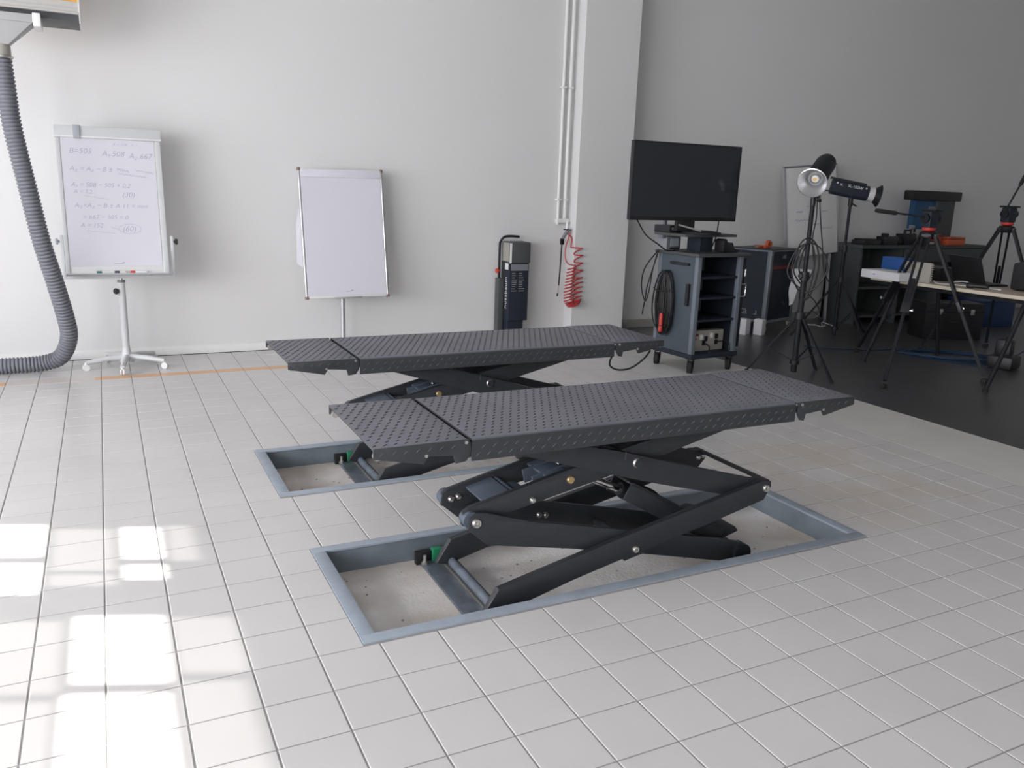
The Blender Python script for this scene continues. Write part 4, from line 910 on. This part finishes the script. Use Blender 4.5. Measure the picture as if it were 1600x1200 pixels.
# ------------------------------------------------------------------ video tripods
def tripod(label, loc, feet, bowl_z, pan_dir, pan_len, zfloor=0.0, spreader=False, headmat='cabdark'):
    t = thing('video_tripod', label, 'tripod', loc)
    MB().lathe([(0, .0), (.055, .0), (.068, .02), (.070, .055), (.05, .065), (0, .065)], (0, 0, bowl_z - .065), (0, 0, 1), 20).obj('bowl', 'blackmetal', t)
    MB().lathe([(0, 0), (.036, 0), (.052, .012), (.054, .032), (0, .032)], (0, 0, bowl_z), (0, 0, 1), 20).obj('red_ring', 'red', t)
    hd = MB().box(-.055, .055, -.045, .045, bowl_z + .030, bowl_z + .17).obj('fluid_head', headmat, t, bevel=.016)
    MB().cyl((-.075, 0, bowl_z + .11), (.085, 0, bowl_z + .11), .040, seg=20).obj('tilt_drum', 'blackmetal', hd)
    MB().box(-.045, .045, -.075, .075, bowl_z + .168, bowl_z + .185).obj('camera_plate', 'blackmetal', hd, bevel=.004)
    MB().lathe([(0, 0), (.010, 0), (.010, .015), (.022, .018), (.022, .034), (0, .036)], (.055, .01, bowl_z + .075), (1, 0, -.1), 12).obj('lock_knob', 'black', hd)
    d = Vector(pan_dir).normalized(); s_ = Vector((-.07, 0, bowl_z + .12)) if d.x < .3 else Vector((.0, 0, bowl_z + .12))
    ph = MB().cyl(s_, s_ + d * (pan_len * .55), .0085, seg=10).obj('pan_bar', 'blackmetal', t)
    MB().lathe([(0, 0), (.013, 0), (.018, .02), (.018, pan_len * .38), (.014, pan_len * .43), (0, pan_len * .43)], s_ + d * (pan_len * .53), d, 14).obj('pan_grip', 'rubber', ph)
    for fx, fy in feet:
        f = Vector((fx, fy, zfloor + .02)); out = Vector((fx, fy, 0)).normalized(); tg = Vector((-out.y, out.x, 0)); top = Vector((0, 0, bowl_z - .035)) + out * .06
        leg = MB().bar(top + tg * .030, top.lerp(f, .50) + tg * .024, .019, .019).bar(top - tg * .030, top.lerp(f, .50) - tg * .024, .019, .019).obj('leg', 'blackmetal', t)
        MB().bar(top + tg * .036, top - tg * .036, .03, .03).obj('leg_yoke', 'black', leg, bevel=.003)
        MB().bar(top.lerp(f, .46), top.lerp(f, .53), .070, .028, tuple(out)).obj('leg_clamp', 'black', leg, bevel=.004)
        MB().bar(top.lerp(f, .30), top.lerp(f, .97), .026, .022, tuple(out)).obj('inner_leg', 'blackmetal', leg)
        MB().lathe([(0, 0), (.007, 0), (.007, .014), (.015, .016), (.015, .026), (0, .027)], top.lerp(f, .51) + tg * .034, tg, 10).obj('leg_knob', 'chrome', leg)
        MB().box(f.x - .024, f.x + .024, f.y - .024, f.y + .024, zfloor, zfloor + .035).obj('foot', 'rubber', leg, bevel=.008)
        if spreader: MB().bar(Vector((0, 0, zfloor + .34)), top.lerp(f, .70), .016, .010).obj('spreader_arm', 'blackmetal', leg)
    return t
tripod('black video tripod with pan handle pointing left, in front of the table', (6.60, 3.68, 0), ((-.80, -.41), (.235, -.56), (.26, .80)), 1.215, (-.80, .62, .10), .42)
tripod('black video tripod with a raised pan handle, behind the table at the right edge', (8.0, 3.92, 0), ((-.45, .38), (.18, -.52), (.50, .34)), 1.265, (.28, -.25, 1.05), .50)

# ------------------------------------------------------------------ table and what is on it
TB = (6.74, 4.32, 0)       # front-left corner on the floor; the long front edge runs toward the camera (-y)
def table():
    t = thing('table', 'long pale wood table on curved black legs at the right', 'table', TB)
    MB().box(0, .80, -2.0, 0, .735, .760).obj('table_top', 'wood', t, bevel=.003)
    MB().box(-.004, .0, -2.0, 0.002, .733, .761).obj('edge_band', 'woodedge', t)
    MB().box(.10, .14, -1.9, -.1, .690, .735).box(.66, .70, -1.9, -.1, .690, .735).obj('under_rail', 'blackmetal', t)
    for y in (-.22, -1.42):
        for x0, x1 in ((.12, -.215), (.66, .80)):
            MB().tube(smooth_path([(x0, y, .735), (x0 + (x1 - x0) * .18, y, .60), (x0 + (x1 - x0) * .50, y, .36), (x1, y, .012)], 6), [.020] * 6 + [.019] * 6 + [.017] * 7, 10).obj('leg', 'blackmetal', t)
            MB().cyl((x1, y, 0), (x1, y, .016), .024, seg=12).obj('foot', 'rubber', t)
table()
ZT2 = .760
t = thing('white_box', 'flat white carton with a small label on the table corner', 'box', (6.62, 4.30, ZT2), R(-4))
MB().box(.0, .26, -.40, .04, 0.001, .075).obj('carton', 'foam', t, bevel=.003)
MB().box(-.0015, .001, -.14, -.09, .030, .052).obj('label', 'paper', t); MB().box(-.0025, .0005, -.13, -.10, .037, .043).obj('label_print', 'blue', t)
t = thing('blue_box', 'bright blue cardboard box behind the white carton', 'box', (6.90, 4.32, ZT2), R(-6))
MB().box(.0, .14, -.23, .04, 0.001, .185).obj('carton', 'blue', t, bevel=.003); MB().box(-.002, .001, -.15, .03, .02, .03).obj('tape', 'blackmetal', t)
t = thing('ring_binder', 'beige upright notebook with a white spiral binding on the table', 'notebook', (6.79, 3.90, ZT2), R(10))
MB().box(0, .03, -.14, .10, 0.001, .175).obj('cover', 'beige', t, bevel=.002)
for k in range(8): MB().lathe([(.009, -.002), (.011, 0), (.009, .002), (.007, 0), (.009, -.002)], (.015, -.145, .02 + .02 * k), (0, 0, 1), 10).obj('spiral_ring', 'white', t)
t = thing('laptop', 'open black laptop seen from behind on the table', 'laptop', (7.28, 3.60, ZT2), R(78))
MB().box(-.18, .18, -.12, .12, 0.001, .018).obj('base', 'black', t, bevel=.004)
lid = MB().box(-.18, .18, -.006, .006, 0, .245).obj('lid', 'black', t, bevel=.004); lid.location = (0, .12, .02); lid.rotation_euler = (R(-22), 0, 0)
t = thing('camera_bag', 'black soft camera bag at the right end of the table', 'bag', (7.22, 3.10, ZT2), R(5))
MB().box(-.10, .20, -.30, .14, 0.001, .235).obj('bag_body', 'black', t, bevel=.035)
MB().box(-.115, -.095, -.22, .06, .02, .13).obj('pocket', 'black', t, bevel=.008)
MB().tube(smooth_path([(.05, -.25, .225), (.05, -.2, .265), (.05, -.02, .265), (.05, .05, .225)]), .010, 8).obj('carry_handle', 'rubber', t)
tag(MB().prism([(7.00, 3.22), (6.93, 3.60), (7.02, 3.66), (7.12, 3.30)], ZT2 + .0005, ZT2 + .006, 'z').obj('plastic_sleeve', 'foam'), 'thin white plastic sleeve lying flat on the table', 'document')
t = thing('torch', 'black cylindrical torch lying on the table edge', 'torch', (6.84, 3.42, ZT2 + .024), R(-75))
MB().lathe([(0, 0), (.022, 0), (.024, .004), (.024, .05), (.017, .06), (.017, .17), (0, .172)], (0, 0, 0), (1, 0, 0), 16).obj('barrel', 'black', t)
MB().lathe([(0, -.0015), (.017, -.0005)], (0, 0, 0), (1, 0, 0), 16).obj('lens', 'frame', t)
tag(MB().tube(smooth_path([(6.90, 3.78, ZT2 + .02), (6.86, 3.72, ZT2 + .006), (6.90, 3.62, ZT2 + .006), (7.0, 3.66, ZT2 + .02), (7.05, 3.58, ZT2 + .03), (7.02, 3.50, ZT2 + .008)]), .006, 6).obj('white_lead', 'whitecable'), 'tangled white lead lying on the table beside the notebook', 'cable')
t = thing('storage_case', 'low black storage case with latches lying behind the tripod on the table', 'case', (7.22, 4.02, ZT2), R(-5))
MB().box(-.12, .12, -.16, .16, 0.001, .12).obj('case_body', 'black', t, bevel=.012)
for y in (-.09, .09): MB().box(-.126, -.118, y - .02, y + .02, .06, .095).obj('latch', 'blackmetal', t)

# ------------------------------------------------------------------ under and behind the table
t = thing('blue_crate', 'dark blue plastic crate on the floor under the table', 'crate', (9.75, 5.42, 0), R(-8))
MB().box(-.05, .55, -.22, .22, .001, .300).obj('crate_body', 'crate', t, bevel=.010); MB().box(-.06, .56, -.23, .23, .295, .325).obj('crate_lid', 'crate', t, bevel=.006)
MB().box(-.0, .06, -.224, -.219, .20, .26).obj('label', 'greyplastic', t)
t = thing('equipment_case', 'large black equipment case standing on the floor under the table', 'case', (8.35, 4.95, 0), R(-22))
MB().box(-.05, .62, -.16, .16, .001, .40).obj('case_body', 'black', t, bevel=.016); MB().box(-.052, .622, -.163, .163, .30, .312).obj('lid_seam', 'blackmetal', t)
for x in (.10, .46): MB().box(x, x + .04, -.170, -.158, .275, .335).obj('latch', 'steel', t, bevel=.003)
MB().tube(smooth_path([(.22, -.165, .21), (.24, -.20, .20), (.33, -.20, .20), (.35, -.165, .21)]), .010, 8).obj('carry_handle', 'rubber', t)
t = thing('floor_bag', 'small black bag on the floor by the right table leg', 'bag', (7.62, 3.50, 0), R(15))
MB().box(-.12, .14, -.12, .10, .001, .12).box(-.02, .10, -.06, .08, .10, .26).obj('bag_body', 'black', t, bevel=.03)
MB().tube(smooth_path([(-.05, 0, .12), (-.02, -.01, .20), (.03, 0, .27), (.07, .01, .25)]), .008, 6).obj('strap', 'rubber', t)
def workbench():
    t = thing('workbench', 'dark grey workbench with open shelves along the rear wall', 'workbench', (8.22, 6.30, 0))
    MB().box(0, 2.25, -.55, 0, .905, .945).obj('bench_top', 'benchgrey', t, bevel=.004)
    for x in (0.02, .72, 1.48, 2.20): MB().box(x, x + .03, -.52, -.02, .0, .905).obj('side_panel', 'benchgrey', t)
    MB().box(.02, 2.23, -.05, -.02, .02, .905).obj('back_panel', 'benchgrey', t)
    for z in (.08, .42): MB().box(.05, 2.20, -.50, -.05, z, z + .025).obj('shelf', 'benchgrey', t)
    MB().box(.75, 2.20, -.545, -.52, .74, .900).obj('drawer_front', 'benchgrey', t, bevel=.004)
workbench()
BZ = .946
def clutter(name, label, cat, loc, shapes, mm, rz=0):
    t = thing(name, label, cat, loc, rz, 'gear on the workbench')
    for k, (nm, bx_, m2) in enumerate(shapes): MB().box(*bx_).obj(nm, m2 or mm, t, bevel=.010)
    return t
clutter('gear_case', 'low black gear case at the left end of the workbench', 'case', (8.28, 5.78, BZ), [('body', (0, .28, 0, .20, 0, .055), None), ('lid', (.02, .26, .02, .18, .055, .07), None)], 'black')
clutter('camera', 'black video camera lying on the workbench beside the gear case', 'camera', (8.60, 5.76, BZ), [('body', (0, .22, 0, .14, 0, .10), None), ('lens', (.20, .32, .03, .12, .015, .085), 'blackmetal'), ('viewfinder', (.03, .10, .04, .10, .10, .135), None)], 'black')
clutter('camera', 'black camera with a raised top handle in the middle of the workbench', 'camera', (8.98, 5.80, BZ), [('body', (0, .20, 0, .14, 0, .13), None), ('top_handle', (.05, .17, .05, .08, .16, .18), None), ('handle_post', (.05, .075, .05, .08, .12, .17), None), ('lens', (-.09, .02, .03, .11, .03, .10), 'blackmetal')], 'black')
clutter('accessory_stand', 'small desk mount with a bright screw on the workbench', 'mount', (9.22, 5.92, BZ), [('base', (0, .10, 0, .08, 0, .02), None), ('post', (.035, .06, .03, .05, .02, .20), None), ('head', (.015, .085, .02, .06, .18, .23), 'greyplastic'), ('screw', (.075, .095, .01, .03, .13, .15), 'chrome')], 'black')
clutter('battery_pack', 'flat black battery pack beside the accessory mount', 'battery', (9.18, 5.70, BZ), [('body', (0, .26, 0, .13, 0, .06), None), ('label', (.10, .20, -.002, .004, .015, .045), 'beige')], 'black')
clutter('tool_pouch', 'upright red tool pouch behind the tripod head', 'pouch', (9.44, 5.74, BZ), [('body', (0, .11, 0, .08, 0, .13), None), ('flap', (-.004, .114, -.006, .03, .10, .135), 'redstrip')], 'red')
clutter('orange_case', 'orange plastic case on the workbench right of the tripod', 'case', (9.66, 5.72, BZ), [('body', (0, .32, 0, .16, 0, .075), None), ('lid', (.0, .32, .0, .16, .078, .10), None)], 'orange')
t = thing('display_panel', 'tall dark blue display panel with a black bar across its top, on the workbench', 'display panel', (9.30, 6.04, BZ))
MB().box(.05, .70, -.02, .06, .18, .56).obj('panel', 'bluepanel', t, bevel=.004)
MB().box(-.06, .84, -.07, .08, .53, .65).obj('top_bar', 'black', t, bevel=.02)
MB().box(.42, .74, -.06, .07, .0, .54).obj('machine_column', 'benchgrey', t, bevel=.010)
MB().box(.34, .84, -.12, .08, .0, .09).obj('machine_foot', 'black', t, bevel=.010)
MB().box(.30, .44, -.03, -.018, .36, .46).obj('control_plate', 'greyplastic', t)
MB().box(.12, .14, -.01, .01, .0, .20).obj('panel_leg', 'black', t)
# whiteboard flip chart by the rear wall
t = thing('whiteboard', 'white board with faint writing leaning on the rear wall behind the lamps', 'whiteboard', (7.80, 6.12, 0), 0)
bd = MB().box(-.40, .40, -.012, .012, 0, 1.03).obj('board', 'white', t, bevel=.003); bd.location = (0.02, 0, .80); bd.rotation_euler = (R(-5), R(-5.5), 0)
for s_ in (-1, 1): MB().box(s_ * .40 - .012, s_ * .40 + .012, -.018, .016, 0, 1.03).obj('side_rail', 'alu', bd, bevel=.003)
MB().box(-.41, .41, -.018, .016, 1.02, 1.04).obj('top_rail', 'greyplastic', bd, bevel=.003)
for x in (.10, .20, .24): MB().cyl((x, -.012, .98), (x, -.022, .98), .012, seg=10).obj('magnet', 'blackmetal', bd)
random.seed(31)
for (x, z, w_) in ((-.24, .52, .10), (-.08, .57, .16), (.12, .50, .14), (-.26, .42, .20), (.02, .36, .12), (.16, .30, .16), (-.10, .26, .12)):
    pts = [(x + w_ * q / 16 + .004 * math.sin(q * 1.6), -.0130, z + .018 * math.sin(q * 1.9) * random.uniform(.3, 1)) for q in range(17)]
    MB().tube(pts, .0028, 4).obj('faint_writing', 'ink', bd)
for x in (-.30, .30): MB().bar((x + .02, .02, .82), (x, -.05, 0.0), .03, .02).obj('leg', 'alu', t)
# cables on the dark floor
random.seed(12); m_ = MB()
for k in range(7):
    a, b = random.uniform(.34, .46), random.uniform(.13, .21); ox, oy = random.uniform(-.04, .04), random.uniform(-.03, .03)
    m_.tube([(7.62 + ox + a * math.cos(q * PI / 20) * .9 + b * math.sin(q * PI / 20) * .5, 3.98 + oy - a * math.cos(q * PI / 20) * .8 + b * math.sin(q * PI / 20), .007 + .006 * k * .5) for q in range(41)], .0055, 6, cap=False)
tag(m_.obj('network_cable', 'cable'), 'coil of blue network cable lying on the dark floor under the tripod', 'cable')
tag(MB().tube(smooth_path([(6.55, 4.86, .007), (6.62, 4.72, .007), (6.80, 4.62, .007), (6.98, 4.50, .007), (7.25, 4.45, .007), (7.45, 4.40, .007)]), .0055, 6).obj('network_cable', 'cable'), 'single blue cable trailing across the dark floor past the light stand', 'cable')
tag(MB().tube(smooth_path([(7.30, 4.05, .007), (7.35, 3.72, .007), (7.55, 3.50, .03), (7.75, 3.35, .20), (7.9, 3.10, .42), (8.0, 2.9, .56)]), .0055, 6).obj('network_cable', 'cable'), 'blue cable rising from the floor to the right edge', 'cable')
random.seed(21); m_ = MB()
pts = [(7.55 + .28 * k / 7 + random.uniform(-.05, .05), 5.80 + random.uniform(-.12, .12), .012 + .03 * random.random()) for k in range(10)]
m_.tube(smooth_path(pts), .006, 6)
tag(m_.obj('wall_cable', 'whitecable'), 'tangled pale cable on the floor by the rear wall', 'cable')
bpy.context.view_layer.update()
